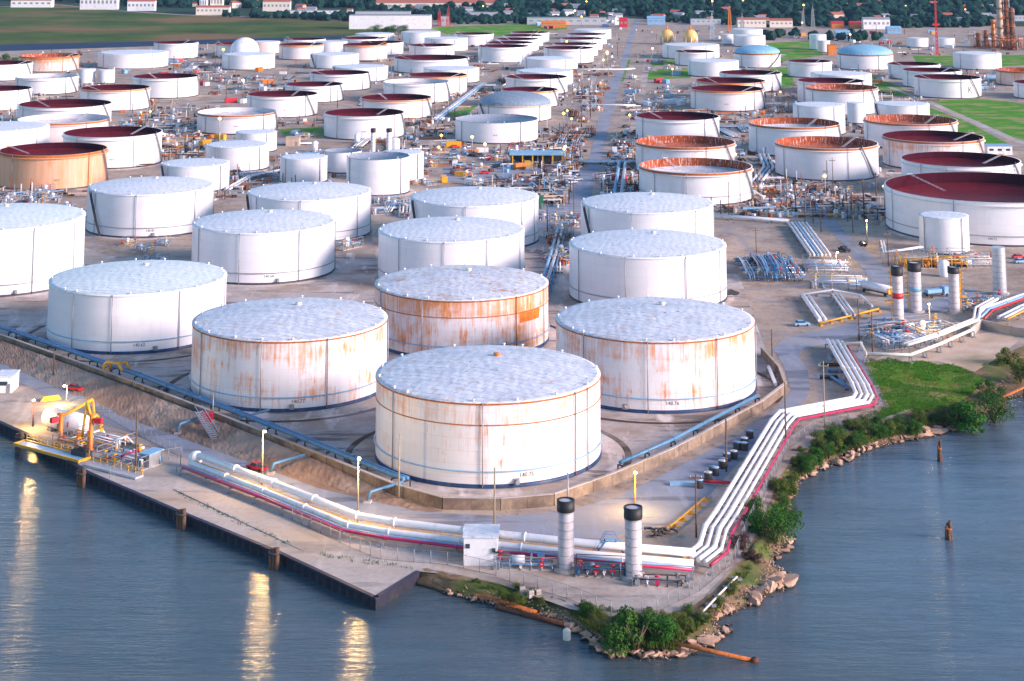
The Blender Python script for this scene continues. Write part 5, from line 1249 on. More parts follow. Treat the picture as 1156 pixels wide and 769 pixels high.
ZONES = [((640, 706), (690, 744), 34, 4, 1.0, 'grey riprap rock left of the big round bush', 'riprap left of the round bush'),
         ((690, 742), (780, 743), 30, 5, 1.3, 'tan riprap rock below the big round bush', 'riprap below the round bush'),
         ((775, 738), (824, 716), 44, 12, 1.3, 'tan riprap rock at the tip with the rusty boom', 'riprap at the rusty boom'),
         ((800, 702), (845, 684), 22, 6, 1.1, 'tan riprap rock below the wooden skiff frame', 'riprap by the skiff frame'),
         ((842, 684), (890, 660), 44, 13, 1.6, 'big tan boulder on the bare point east of the pipes', 'boulders on the bare point'),
         ((872, 638), (900, 606), 18, 5, .9, 'tan rock in the notch above the bare point', 'rocks in the notch'),
         ((884, 590), (900, 548), 16, 5, .9, 'tan rock under the east bank bushes', 'rocks under the east bushes'),
         ((905, 542), (985, 508), 66, 7, 1.2, 'pale rock along the middle of the east shore', 'rocks along the east shore'),
         ((985, 507), (1068, 489), 60, 6, 1.2, 'pale rock along the north part of the east shore', 'rocks along the north shore'),
         ((1040, 492), (1078, 486), 14, 6, 1.5, 'long pale slab rock beside the dark waterside bush', 'slabs by the waterside bush'),
         ((500, 670), (640, 702), 44, 3, .9, 'brown rock behind the rusty floating boom', 'rocks behind the rusty boom')]
for a, b, n, spr, s, lb, gr in ZONES:
    for k in range(n):
        u = rnd.random(); x, y = a[0] + (b[0] - a[0]) * u + rnd.uniform(-2, 2), a[1] + (b[1] - a[1]) * u - rnd.random() ** 1.5 * spr
        p = g(x, y, WZ); ss = s * (.3 + 1.25 * rnd.random() ** 1.7); p.z = WZ + rnd.uniform(-.1, .3) + ss * .1; rock(p, ss, lb, gr)
# small rubble between the big rocks
bm = bmesh.new()
for (a, b), (c, d) in zip(BANK[1:-1], BANK[2:]):
    n = int((g(*b, WZ) - g(*d, WZ)).length * 11)
    for k in range(n):
        u = rnd.random(); w_ = rnd.uniform(.45, 1.02); q = g(*a).lerp(g(*c), u).lerp(g(*b, WZ).lerp(g(*d, WZ), u), w_)
        s = rnd.uniform(.06, .26); q.z = WZ + .25 + (1 - w_) * 2.2 + rnd.uniform(-.25, .1)
        vv = [bm.verts.new(q + Vector((sx * s * rnd.uniform(.5, 1.3), sy * s * rnd.uniform(.5, 1.3), sz * s * rnd.uniform(.4, .9)))) for sx, sy, sz in ((1, 0, 0), (-1, 0, 0), (0, 1, 0), (0, -1, 0), (0, 0, 1), (0, 0, -1))]
        for i in ((0, 2, 4), (2, 1, 4), (1, 3, 4), (3, 0, 4), (2, 0, 5), (1, 2, 5), (3, 1, 5), (0, 3, 5)): bm.faces.new([vv[j] for j in i])
me = bpy.data.meshes.new('rubble'); bm.to_mesh(me); bm.free(); me.materials.append(MAT['rock']); o = bpy.data.objects.new('rubble', me); COL.objects.link(o); o['kind'] = 'stuff'
def leaf_mesh(name, seed, n, rx, rz, size, mat, clumps=14, base=.15):
    q = random.Random(seed); bm = bmesh.new()
    cl = []
    for k in range(clumps):
        a = q.uniform(0, 6.28); rr = rx * math.sqrt(q.random()) * .78; zz = q.uniform(base, 1) * rz * (1 - .45 * (rr / rx) ** 2)
        cl.append((Vector((rr * math.cos(a), rr * math.sin(a), zz)), q.uniform(.28, .46) * rx))
    for k in range(n):
        c, cr = q.choice(cl); d = Vector((q.gauss(0, 1), q.gauss(0, 1), q.gauss(.25, .8))).normalized(); p = c + Vector((d.x, d.y, d.z * .75)) * cr * q.uniform(.6, 1.05)
        if p.z < .05: p.z = q.uniform(.05, .3)
        s = size * q.uniform(.6, 1.4); nn = (d + Vector((q.gauss(0, .5), q.gauss(0, .5), q.gauss(.2, .5)))).normalized(); t1 = nn.orthogonal().normalized(); t1 = (Matrix.Rotation(q.uniform(0, 6), 3, nn) @ t1); t2 = nn.cross(t1)
        bm.faces.new([bm.verts.new(p + t1 * s), bm.verts.new(p + t2 * s * .55), bm.verts.new(p - t1 * s), bm.verts.new(p - t2 * s * .55)])
    me = bpy.data.meshes.new(name); bm.to_mesh(me); bm.free(); me.materials.append(MAT[mat]); return me
CROWN = {k: [leaf_mesh('crown', 70 + j, (4200, 2300, 3200)[j], 1.0, (1.25, 1.0, 1.4)[j], (.042, .05, .036)[j], k, (14, 9, 18)[j], (.15, .05, .2)[j]) for j in range(3)] for k in ('leaves', 'leaves_olive', 'leaves_wine')}
TRUNK = None
def bush(p, r, label, kind='leaves', group=None, name='bush', hk=1.0):
    global TRUNK
    rt = thing(name, label, 'bush' if name == 'bush' else 'tree', p, rnd.uniform(0, 6), group); rt.scale = (r, r, r * hk)
    o = bpy.data.objects.new('crown', rnd.choice(CROWN[kind])); COL.objects.link(o); o.parent = rt
    if TRUNK is None:
        m = MB()
        for k in range(5): a = k * 1.26; m.tube([(0, 0, -.15), (.15 * math.cos(a), .15 * math.sin(a), .3), (.45 * math.cos(a), .45 * math.sin(a), .8)], [.06, .04, .02], 6)
        TRUNK = m.build('trunk', MAT['timber'], rt)
    else: link_copy(TRUNK, rt)
    return rt
bush(g(718, 733, -1.2), 5.2, 'largest round green bush on the rocky point')
bush(g(742, 728, -1.0), 3.2, 'green bush touching the right side of the largest round bush')
bush(g(697, 735, -1.4), 2.8, 'green bush touching the left side of the largest round bush')
bush(g(875, 612, -1.0), 4.2, 'dark green bush hanging over the water in the notch')
bush(g(884, 598, -1.2), 3.4, 'green bush at the waterside just above the notch')
bush(g(858, 600, -.4), 3.4, 'green bush beside the fence above the notch')
bush(g(855, 582, -.3), 2.4, 'small green bush behind the bush beside the fence')
bush(g(838, 622, -.4), 2.2, 'wine-red shrub beside the fence near the pipe corner', 'leaves_wine')
bush(g(850, 634, -.6), 2.0, 'low wine-red shrub below its taller neighbour', 'leaves_wine')
bush(g(1100, 483, -1.4), 6.6, 'largest dark green waterside tree of the east shore', 'leaves', None, 'waterside_tree', .8)
bush(g(1078, 481, -1.2), 5.2, 'dark green waterside tree left of the largest one', 'leaves', None, 'waterside_tree', .8)
bush(g(1122, 475, -1.4), 5.4, 'dark green waterside tree right of the largest one', 'leaves', None, 'waterside_tree', .8)
bush(g(1118, 450, -.3), 3.4, 'dark tree above the waterside trees by the rocks', 'leaves', None, 'waterside_tree', 1.1)
bush(g(1152, 430, -.3), 3.2, 'olive bush at the right edge above the small jetty', 'leaves_olive')
bush(g(1140, 412, -.1), 3.6, 'olive bush beside the sand at the right edge', 'leaves_olive')
bush(g(8, 74), 9.0, 'round green tree behind the dark-topped tank at the left edge', 'leaves', None, 'round_tree', .9)
for x, lb in ((424, 'leftmost dark shrub below the long white warehouse'), (434, 'dark shrub, second along the foot of the white warehouse'), (443, 'widest dark shrub under the white warehouse'), (455, 'rightmost dark shrub under the white warehouse')):
    bush(g(x, 39), 8.5, lb, 'leaves', None, 'bush', .8)
def scatter(poly, n):
    xs = [p[0] for p in poly]; ys = [p[1] for p in poly]; out = []
    while len(out) < n:
        x, y = rnd.uniform(min(xs), max(xs)), rnd.uniform(min(ys), max(ys)); c = False
        for (x1, y1), (x2, y2) in zip(poly, poly[1:] + poly[:1]):
            if (y1 > y) != (y2 > y) and x < (x2 - x1) * (y - y1) / (y2 - y1) + x1: c = not c
        if c: out.append((x, y))
    return out
for x, y in scatter([(872, 560), (905, 508), (940, 490), (985, 480), (1060, 470), (1062, 484), (985, 500), (935, 518), (900, 545), (890, 580)], 84):
    k = rnd.choice(('leaves', 'leaves_olive', 'leaves')); bush(g(x, y, -.8), rnd.uniform(.9, 2.4), {'leaves': 'low green shrub on the east bank between fence and rocks', 'leaves_olive': 'low olive shrub on the east bank between fence and rocks'}[k], k, {'leaves': 'green shrubs', 'leaves_olive': 'olive shrubs'}[k] + ' on the east bank')
for x, y in scatter([(640, 692), (760, 698), (800, 680), (830, 650), (836, 660), (812, 694), (770, 722), (690, 720)], 34):
    k = rnd.choice(('leaves', 'leaves_olive', 'leaves_olive')); bush(g(x, y, -.8), rnd.uniform(.8, 1.8), {'leaves': 'low green shrub on the bank below the gravel point', 'leaves_olive': 'low olive shrub on the bank below the gravel point'}[k], k, {'leaves': 'green shrubs', 'leaves_olive': 'olive shrubs'}[k] + ' below the gravel point')
for x, y in scatter([(530, 656), (640, 682), (640, 696), (530, 668)], 12): bush(g(x, y, -.5), rnd.uniform(.6, 1.3), 'small weedy clump on the gravel edge behind the rusty boom', 'leaves_olive', 'weed clumps behind the rusty boom')
for x, y in scatter([(820, 500), (1000, 400), (1100, 400), (1060, 460), (985, 470)], 10): pass
# grass tufts on the near lawn and the bank: nobody could count them
def tufts(name, poly, n, z, mat, h, patch=0):
    bm = bmesh.new()
    for x, y in scatter(poly, n):
        p = g(x, y, z)
        nv = mnoise.noise(Vector((p.x * .12, p.y * .12, 7)))
        if patch and (nv > .12) != (patch < 0): continue
        for k in range(5):
            a = rnd.uniform(0, 6.28); d = Vector((math.cos(a), math.sin(a), 0)); t_ = Vector((-d.y, d.x, 0)) * .05 * (1 + h); b_ = p + d * rnd.uniform(0, .5); tip = b_ + d * .3 * h + Vector((0, 0, h * rnd.uniform(.5, 1.3)))
            bm.faces.new([bm.verts.new(b_ - t_), bm.verts.new(b_ + t_), bm.verts.new(tip)])
    me = bpy.data.meshes.new(name); bm.to_mesh(me); bm.free(); me.materials.append(MAT[mat]); o = bpy.data.objects.new(name, me); COL.objects.link(o); o['kind'] = 'stuff'
tufts('lawn_grass', GR[0][1], 11000, 0, 'grass_blade', .26, 1)
tufts('dry_grass', GR[0][1], 3500, 0, 'dry_blade', .3, -1)
tufts('bank_grass', [(640, 692), (760, 696), (800, 676), (830, 640), (850, 600), (870, 555), (905, 508), (940, 488), (985, 478), (1080, 440), (1085, 470), (985, 500), (930, 518), (892, 550), (884, 590), (860, 630), (830, 665), (800, 700), (760, 735), (690, 725)], 5200, -.75, 'leaves_olive', .7)
tufts('wharf_weeds', [(196, 552), (280, 592), (345, 622), (470, 640), (470, 645), (345, 626), (278, 596), (194, 556)], 90, 0, 'leaves', .4)
# rusty boom, plank, skiff frame, piles, buoy
t = thing('floating_boom', 'rusty pipe boom floating along the shore below the white hut', 'boom', g(472, 653, WZ))
q = local(t, [g(x, y, WZ + .35) for x, y in ((472, 655), (520, 668), (560, 679), (605, 693))]); q2 = local(t, [g(x, y, WZ + .3) for x, y in ((560, 685), (610, 698), (648, 708))])
m = MB(); m.tube(q, .55, 10); m.build('pipe', MAT['rust'], t); m = MB(); m.tube(q2, .42, 10); m.build('rear_pipe', MAT['dark_rust'], t)
for k in range(9):
    p = q[0].lerp(q[-1], k / 8); m = MB(); m.lathe([(.62, -.3), (.7, 0), (.62, .3)], 12, p); m.build('collar', MAT['dark_rust'], t)
t = thing('rusty_pole', 'long rusty pole lying from the rocky tip into the water', 'pole', g(766, 727, WZ + 1.2)); q = local(t, [g(762, 726, WZ + 1.8), g(806, 736, WZ + .8), g(852, 746, WZ + .1)])
m = MB(); m.tube(q, [.3, .34, .3], 8); m.build('shaft', MAT['rust'], t); m = MB(); m.lathe([(.3, -.5), (.6, -.3), (.6, .3), (.2, .5)], 10, q[2]); m.build('end_cap', MAT['dark_rust'], t)
t = thing('skiff_frame', 'broken wooden skiff frame lying on the rocks', 'skiff', g(795, 696, -.9), .3)
m = MB()
for s in (-1, 1): m.bar((-2.4, s * .9, .3), (2.2, s * .5, .5), .2, .45)
for k in range(5): m.bar((-2.2 + k, -.85, .2), (-2.2 + k, .85, .2), .15)
m.build('hull_frame', MAT['timber'], t); m = MB(); m.box((-1.2, 0, .45), (1.4, 1.8, .1)); m.build('seat', MAT['cream_paint'], t)
pipeline('shore_pipe', 'thin pale pipe running down the bank to the skiff frame', [(832, 654), (812, 674), (793, 694)], [(0, .4, .16, 'cream_paint')], 5)
def timber_pile(x, yt, yb, label, rr):
    b = g(x, yb, WZ); zt = height_at(b, yt); t = thing('timber_pile', label, 'pile', (b.x, b.y, WZ), 0)
    m = MB()
    for k in range(4): a = k * 1.57; m.tube([(rr * math.cos(a), rr * math.sin(a), -2), (rr * .5 * math.cos(a), rr * .5 * math.sin(a), (zt - WZ) * (1 - .14 * k))], [rr * .7, rr * .5], 9)
    m.build('post', MAT['timber'], t); m = MB(); m.tube([(0, 0, (zt - WZ) * .55), (0, 0, (zt - WZ) * .62)], rr * 1.25, 12); m.build('band', MAT['rust'], t)
timber_pile(1071, 588, 609, 'stump of a timber pile cluster alone in the east water', .55)
timber_pile(1061, 496, 521, 'slim timber pile in the water below the pale slab rocks', .4)
t = thing('mooring_buoy', 'white drum buoy floating off the shore below the front stacks', 'buoy', g(640, 722, WZ)); m = MB(); m.lathe([(.55, -.5), (.62, .2), (.62, 1.3), (.4, 1.6), (0, 1.7)], 16); m.build('drum', MAT['cream_paint'], t); m = MB(); m.tube([(-.3, 0, 1.5), (-.3, 0, 2.0), (.3, 0, 2.0), (.3, 0, 1.5)], .06, 6); m.build('ring', MAT['rust'], t)
t = thing('jetty', 'small rusty jetty beam on posts over the water at the right edge', 'jetty', g(1130, 452, WZ)); q = local(t, [g(1128, 450, 1.2), g(1156, 437, 1.2), g(1180, 428, 1.2)])
m = MB(); m.bar(q[0], q[1], .5, .4); m.bar(q[1], q[2], .5, .4); m.build('beam', MAT['rust'], t)
for p in q: m = MB(); m.tube([p, p + Vector((0, 0, -4))], .25, 8); m.build('post', MAT['timber'], t)
for x, y in ((590, 670), (599, 674), (607, 673)):
    t = thing('concrete_block', 'small pale block at the edge of the gravel above the rusty boom', 'block', g(x, y, -.3), rnd.uniform(0, 1), 'pale blocks above the rusty boom'); m = MB(); m.box((0, 0, .5), (1.0, .9, 1.1), 0, .9); m.build('body', MAT['concrete'], t); m = MB(); m.tube([(-.2, 0, 1.1), (0, 0, 1.5), (.2, 0, 1.1)], .05, 5); m.build('lifting_eye', MAT['dark_rust'], t)

# ------------------------------------------------------------------ far plant: spheres, columns, mast
def sphere_tank(x, yt, yb, label):
    b = g(x, yb); h = height_at(b, yt + 2); r = h / 2 * .92; t = thing('sphere_tank', label, 'sphere tank', b)
    m = MB(); m.lathe([(r * math.sin(math.pi * k / 16), h - r - r * math.cos(math.pi * k / 16)) for k in range(17)], 28); m.build('shell', MAT['gold_sphere'], t)
    for k in range(8): a = k * .785; m = MB(); m.tube([(r * .97 * math.cos(a), r * .97 * math.sin(a), 0), (r * .97 * math.cos(a), r * .97 * math.sin(a), h - r)], .5, 8); m.build('leg', MAT['cream_paint'], t)
    m = MB(); m.box((0, 0, h + .6), (4, 3, .3)); m.tube([(0, 0, h - .3), (0, 0, h + 3.2)], .7, 8); m.build('top_platform', MAT['orange_paint'], t)
sphere_tank(753, 31, 50, 'left one of the two golden sphere tanks')
sphere_tank(779.5, 31, 51, 'right one of the two golden sphere tanks')
t = thing('satellite_dome', 'white tilted dome dish standing behind the flat tank on the left back line', 'dome', g(276, 66)); m = MB(); m.lathe([(12, 0), (12, 7), (10.5, 11.5), (7, 15), (3, 16.6), (0, 17)], 28); m.build('shell', MAT['white_pipe'], t); m = MB(); m.tube([(-9, -8.2, 5), (-6, -8, 10), (0, -6, 14.5)], .4, 6); m.build('stair', MAT['blue_paint'], t)
def column(x, yt, yb, wpx, label, mat, rings=4, name='refinery_column'):
    b = g(x, yb); h = height_at(b, yt); r = wpx / 2 * mpp(yb); t = thing(name, label, 'column', b)
    m = MB(); m.lathe([(r * 1.2, 0), (r, h * .05), (r, h * .6), (r * .86, h * .62), (r * .86, h * .97), (r * .4, h), (0, h)], 20); m.build('shell', MAT[mat], t)
    for k in range(rings):
        z = h * (k + 1) / (rings + .6); m = MB(); m.lathe([(r, z), (r * 1.75, z), (r * 1.75, z + .4), (r, z + .4)], 16); m.lathe([(r * 1.7, z + 1.3), (r * 1.76, z + 1.3), (r * 1.76, z + 1.5), (r * 1.7, z + 1.5)], 16); m.build('platform', MAT['dark_rust' if k % 2 else 'orange_paint'], t)
    m = MB(); m.tube([(r * 1.2, -r * .5, 0), (r * 1.2, -r * .5, h * .95), (0, 0, h)], r * .16, 6); m.build('vapour_line', MAT['grey_steel'], t)
column(1130, -8, 54, 7, 'tallest grey refinery column, left of the dark rusty pair', 'tan_wall', 5)
column(1137, -2, 54, 6, 'dark rusty refinery column touching the tallest grey one', 'dark_rust', 6)
column(1143, 8, 55, 5, 'rightmost dark rusty refinery column', 'dark_rust', 5)
column(1122, 22, 53, 5, 'orange lower refinery column left of the tallest one', 'orange_paint', 4)
column(1113, 34, 53, 4, 'short rust-red refinery column', 'rust', 3)
column(1104, 37, 53, 4, 'shortest rust-red refinery column on the left end', 'rust', 3)
for k, (x, y) in enumerate([(1108, 54), (1120, 55), (1134, 56), (1146, 56), (1154, 57)]): module('refinery_rack', ('tangled rust and orange pipe rack at the foot of the refinery columns'), x, y, 16, 12, 12, .1 * k, 90 + k, ['rust', 'orange_paint', 'dark_rust', 'grey_steel'], 'pipe rack', ('orange_paint', 'red_paint'), 6, 7, 3, 'pipe racks under the refinery columns', 'dark_rust')
def mast(x, yt, yb, label, mat, wd=1.4, arm_=0):
    b = g(x, yb); h = height_at(b, yt); t = thing('lattice_mast', label, 'mast', b); m = MB()
    for sx in (-1, 1):
        for sy in (-1, 1): m.bar((sx * wd, sy * wd, 0), (sx * wd * .35, sy * wd * .35, h), .32)
    n = 14
    for k in range(n):
        z0, z1 = h * k / n, h * (k + 1) / n; w0, w1 = wd * (1 - .65 * k / n), wd * (1 - .65 * (k + 1) / n)
        for sy in (-1, 1): m.bar((-w0, sy * w0, z0), (w1, sy * w1, z1), .2); m.bar((w0, sy * w0, z0), (-w1, sy * w1, z1), .2)
    m.build('lattice', MAT[mat], t); m = MB(); m.tube([(0, 0, h * .98), (0, 0, h + 3)], .3, 6); m.build('antenna', MAT[mat], t)
    if arm_: m = MB(); m.bar((-3, 0, h * .55), (3, 0, h * .55), 1.6, 1.6); m.build('cabin', MAT['red_paint'], t)
mast(1058, 0, 62, 'thin tall red lattice mast between the two white boxlike tanks', 'red_paint', .9, 1)
mast(824, 10, 36, 'orange lattice mast at the wood edge behind the left dome', 'orange_paint', 2)
mast(804, 18, 44, 'pale lattice mast right of the golden spheres', 'silver', 2)
mast(838, 18, 34, 'grey lattice mast right of the orange one', 'grey_steel', 2)
mast(907, 14, 34, 'grey lattice mast behind the slim white tanks', 'grey_steel', 2)
mast(918, 10, 34, 'taller grey lattice mast beside its grey twin', 'grey_steel', 2)
mast(506, 10, 30, 'red lattice mast right of the long white warehouse', 'red_paint', 2.4)
mast(496, 13, 30, 'smaller red lattice mast beside the red one', 'red_paint', 2.2)
# warehouses and houses beyond the plant
BD = [(35, 8.5, 46, 9, 'white_paint', 'brick_red', 'low white block of houses at the far left top', 7), (111, 11, 42, 16, 'white_paint', 'roof_grey', 'largest white warehouse beyond the grassy field', 9), (159, 12.5, 31, 12, 'white_paint', 'brick_red', 'white hall with red-brown roof beyond the grassy field', 7),
      (240, 17, 38, 9, 'cream_paint', 'brick_red', 'cream complex of low halls beyond the middle of the field', 8), (229, 15.5, 8, 22, 'white_paint', 'roof_grey', 'tall white tower block in the cream complex', 3), (244, 15, 14, 24, 'cream_paint', 'brick_red', 'tall cream tower block in the cream complex', 4),
      (281, 9, 18, 8, 'white_paint', 'brick_red', 'small white and red house above the cream complex', 5), (312, 13, 31, 12, 'cream_paint', 'brick_red', 'cream hall right of the cream complex', 7), (352, 16, 60, 4, 'white_paint', 'roof_grey', 'long thin white shed at the end of the field', 10), (388, 6, 8, 6, 'cream_paint', 'brick_red', 'lone little house in the wood above the field', 2),
      (440, 33, 92, 14, 'white_paint', 'roof_grey', 'long white warehouse behind the dark shrubs', 0), (432, 22.5, 62, 9, 'silver', 'roof_grey', 'long grey-white warehouse above the white one', 12), (492, 10.5, 135, 8, 'cream_paint', 'brick_red', 'very long row of pale houses along the wood edge', 22), (502, 29.5, 9, 10, 'silver', 'roof_grey', 'small grey hut on the green strip', 2), (545, 22, 34, 8, 'silver', 'roof_grey', 'grey shed behind the green strip', 5),
      (640, 28, 90, 7, 'silver', 'roof_grey', 'long grey shed behind the far rows of tanks', 10), (625, 31.5, 28, 5, 'orange_paint', 'orange_paint', 'orange shed at the back of the far rows', 5), (704, 31, 9, 8, 'red_paint', 'red_paint', 'red shed beside the far end of the long road', 2), (741, 28, 20, 7, 'light_blue', 'roof_blue', 'pale blue shed right of the far end of the road', 3), (797, 28, 34, 6, 'silver', 'roof_grey', 'grey-white shed behind the golden spheres', 6),
      (851, 31, 36, 8, 'cream_paint', 'brick_red', 'long pinkish hall behind the left blue dome', 8), (880, 31, 30, 7, 'cream_paint', 'brick_red', 'pinkish hall right of the long pinkish one', 6), (946, 32, 14, 5, 'orange_paint', 'red_paint', 'bright orange-red shed behind the slim tanks', 3), (967, 32, 14, 5, 'orange_paint', 'red_paint', 'second orange-red shed toward the right', 3), (990, 33, 30, 10, 'white_paint', 'roof_grey', 'white sawtooth hall at the wood edge, right', 6), (952, 43, 16, 5, 'light_blue', 'roof_blue', 'pale blue low shed behind the right dome', 3),
      (964, 13, 36, 8, 'cream_paint', 'brick_red', 'long brick-roofed school in the wood at right', 10), (853, 14, 20, 7, 'white_paint', 'roof_grey', 'white house group in the wood above the left dome', 5), (1100, 15, 22, 8, 'brick_red', 'brick_red', 'red-brick block in the wood left of the columns', 6), (1112, 22, 16, 7, 'silver', 'roof_grey', 'grey block just left of the refinery columns', 4), (1010, 38, 16, 5, 'light_blue', 'roof_blue', 'pale blue shed left of the white boxlike tanks', 3), (1152, 14, 12, 6, 'white_paint', 'roof_grey', 'white shed right of the refinery columns, upper', 3), (1152, 24, 12, 6, 'silver', 'roof_grey', 'grey shed right of the refinery columns, lower', 3)]
for x, y, wp, h, wm, rm, lb, nw in BD: hut('warehouse', lb, x, y, wp, h, max(10, wp * mpp(y) * .25), wm, rm, 0, False, nw, h < 13 and rm != 'roof_grey' or 'hall' in lb, None, 'building')
hut('orange_box', 'orange steel container beside the slim tanks at right', 940, 62, 9, 8, 8, 'orange_paint', 'rust', 0, True, 0, False, None, 'container')
hp = None
HS = []
for x, y in scatter([(600, 4), (1100, 6), (1156, 12), (1156, 28), (980, 30), (640, 24), (430, 20), (420, 8)], 100) + scatter([(0, 2), (400, 3), (400, 20), (330, 16), (60, 4)], 14):
    HS.append((x, y))
HP = []
for k in range(4):
    wm, rm = [('white_paint', 'roof_grey'), ('cream_paint', 'brick_red'), ('silver', 'roof_grey'), ('tan_wall', 'brick_red')][k]
    lb = ['small white house among the far trees', 'small cream house with red roof among the far trees', 'small grey house among the far trees', 'small tan house with red roof among the far trees'][k]; gp = ['white houses', 'cream houses', 'grey houses', 'tan houses'][k] + ' among the far trees'
    first = True
    for x, y in HS[k::4]:
        if first: pr = hut('far_house', lb, x, y, 10, 5.5, 10, wm, rm, rnd.uniform(-.3, .3), True, 3, True, gp, 'house'); first = False
        else: dup(pr, g(x, y), rnd.uniform(-.5, .5), lb, gp, rnd.uniform(.6, 1.25))
# the far wood: reads as one mass
bm = bmesh.new()
ico = bmesh.new(); bmesh.ops.create_icosphere(ico, subdivisions=2, radius=1); iv = [v.co.copy() for v in ico.verts]; fi = [[v.index for v in f.verts] for f in ico.faces]; ico.free()
pts = []
for x, y in scatter([(-60, -22), (1220, -22), (1220, 20), (1000, 24), (800, 22), (720, 19), (640, 17), (560, 13), (440, 8), (330, 10), (200, 9), (140, 7), (60, 2), (-60, 2)], 4600): pts.append((x, y, rnd.uniform(4, 8.5)))
for x, y in scatter([(520, 14), (700, 18), (700, 24), (600, 23), (500, 19)], 70) + scatter([(730, 18), (1120, 24), (1120, 31), (1000, 32), (800, 28), (730, 24)], 520) + scatter([(400, 9), (640, 16), (640, 26), (520, 28), (470, 19), (400, 18)], 240) + scatter([(250, 18), (400, 21), (400, 25), (330, 22), (250, 19)], 60) + scatter([(820, 40), (1000, 42), (1000, 48), (870, 46)], 26): pts.append((x, y, rnd.uniform(2.8, 5.5)))
for x, y, r in pts:
    if any(abs(x - hx) < 5 and -.5 < y - hy < 1.6 for hx, hy in HS): continue
    c = g(x, y); q = random.Random(int(x * 991 + y * 77)); k = [q.uniform(.72, 1.2) for _ in iv]; hz_ = q.uniform(.75, 1.15)
    vv = [bm.verts.new((c.x + v.x * r * kk, c.y + v.y * r * kk, r * .75 + v.z * r * kk * hz_)) for v, kk in zip(iv, k)]
    for f in fi: bm.faces.new([vv[i] for i in f])
me = bpy.data.meshes.new('far_wood'); bm.to_mesh(me); bm.free(); me.materials.append(MAT['far_leaves']); o = bpy.data.objects.new('far_wood', me); COL.objects.link(o); o['kind'] = 'stuff'

# ------------------------------------------------------------------ clutter between the tanks
ROADS = [[(640, 240), (656, 190), (672, 140), (686, 95), (700, 70), (708, 40), (728, 40), (712, 95), (692, 150), (675, 240)]]
def inside(poly, x, y):
    c = False
    for (x1, y1), (x2, y2) in zip(poly, poly[1:] + poly[:1]):
        if (y1 > y) != (y2 > y) and x < (x2 - x1) * (y - y1) / (y2 - y1) + x1: c = not c
    return c
def free(p, r):
    if any((p.x - a) ** 2 + (p.y - b) ** 2 < (c + r) ** 2 for a, b, c in FOOT): return False
    x, y = proj(p); return not any(inside(q, x, y) for q in ROADS)
PK = {}
def clutter(kind, p, rz, s, label, group):
    if kind in PK: return dup(PK[kind], p, rz, label, group, s)
    if kind.startswith('pump'):
        c = {'pump_white': WH, 'pump_blue': BL, 'pump_yellow': YL, 'pump_rust': ['rust', 'dark_rust', 'red_paint', 'orange_paint']}[kind]
        rt = module('pump_skid', label, 0, 300, 9, 5, 2.6, 0, sum(map(ord, kind)), c, 'pump skid', ('yellow_paint', 'red_paint'), 3, 3, 1, group)
    elif kind.startswith('box'):
        c = {'box_red': 'red_paint', 'box_white': 'white_paint', 'box_orange': 'orange_paint', 'box_blue': 'light_blue', 'box_yellow': 'yellow_paint'}[kind]
        rt = thing('steel_container', label, 'container', p, rz, group); m = MB(); m.box((0, 0, 1.4), (7, 2.5, 2.6)); m.build('body', MAT[c], rt); m = MB()
        for k in range(12): m.box((-3.2 + .58 * k, -1.27, 1.4), (.2, .06, 2.3))
        m.build('ribs', MAT[c], rt); m = MB(); m.box((3.52, 0, 1.35), (.06, 2.2, 2.3)); m.build('door', MAT['grey_steel'], rt)
    elif kind.startswith('bundle'):
        rt = thing('pipe_bundle', label, 'pipes', p, rz, group)
        c = {'bundle_white': ('white_pipe', 'silver'), 'bundle_rust': ('rust', 'dark_rust'), 'bundle_grey': ('grey_steel', 'silver')}[kind]
        for k in range(4): m = MB(); m.tube([(-16, -1.8 + 1.2 * k, .9), (16, -1.8 + 1.2 * k, .9)], .36, 7); m.build('pipe', MAT[c[k % 2]], rt)
        for k in range(5): m = MB(); m.box((-14 + 7 * k, 0, .25), (.5, 5.5, .5)); m.build('sleeper', MAT['dark_steel'], rt)
    elif kind == 'lamp':
        rt = thing('lamp_post', label, 'lamp post', p, rz, group); m = MB(); m.tube([(0, 0, 0), (0, 0, 9)], .2, 6); m.build('shaft', MAT['grey_steel'], rt); m = MB(); m.lathe([(0, 0), (.75, .3), (.8, .8), (0, 1.4)], 8, (0, 0, 8.8)); m.build('lamp_head', MAT['lamp_warm'], rt)
    elif kind == 'post':
        rt = thing('utility_pole', label, 'pole', p, rz, group); m = MB(); m.tube([(0, 0, 0), (0, 0, 11)], [.28, .2], 6); m.build('shaft', MAT['wood_pole'], rt); m = MB(); m.box((0, 0, 10.2), (2.6, .25, .25)); m.build('crossarm', MAT['wood_pole'], rt)
    elif kind == 'vessel':
        rt = thing('small_vessel', label, 'vessel', p, rz, group); m = MB(); m.lathe([(1.7, 0), (1.8, .2), (1.8, 5), (1.2, 5.8), (0, 6)], 14); m.build('shell', MAT['white_pipe'], rt); m = MB(); m.tube([(1.9, 0, 0), (1.9, 0, 5.5), (0, 0, 6.4)], .2, 6); m.build('pipe', MAT['light_blue'], rt)
    rt.location = p; rt.rotation_euler = (0, 0, rz); rt.scale = (s, s, s); PK[kind] = rt; return rt
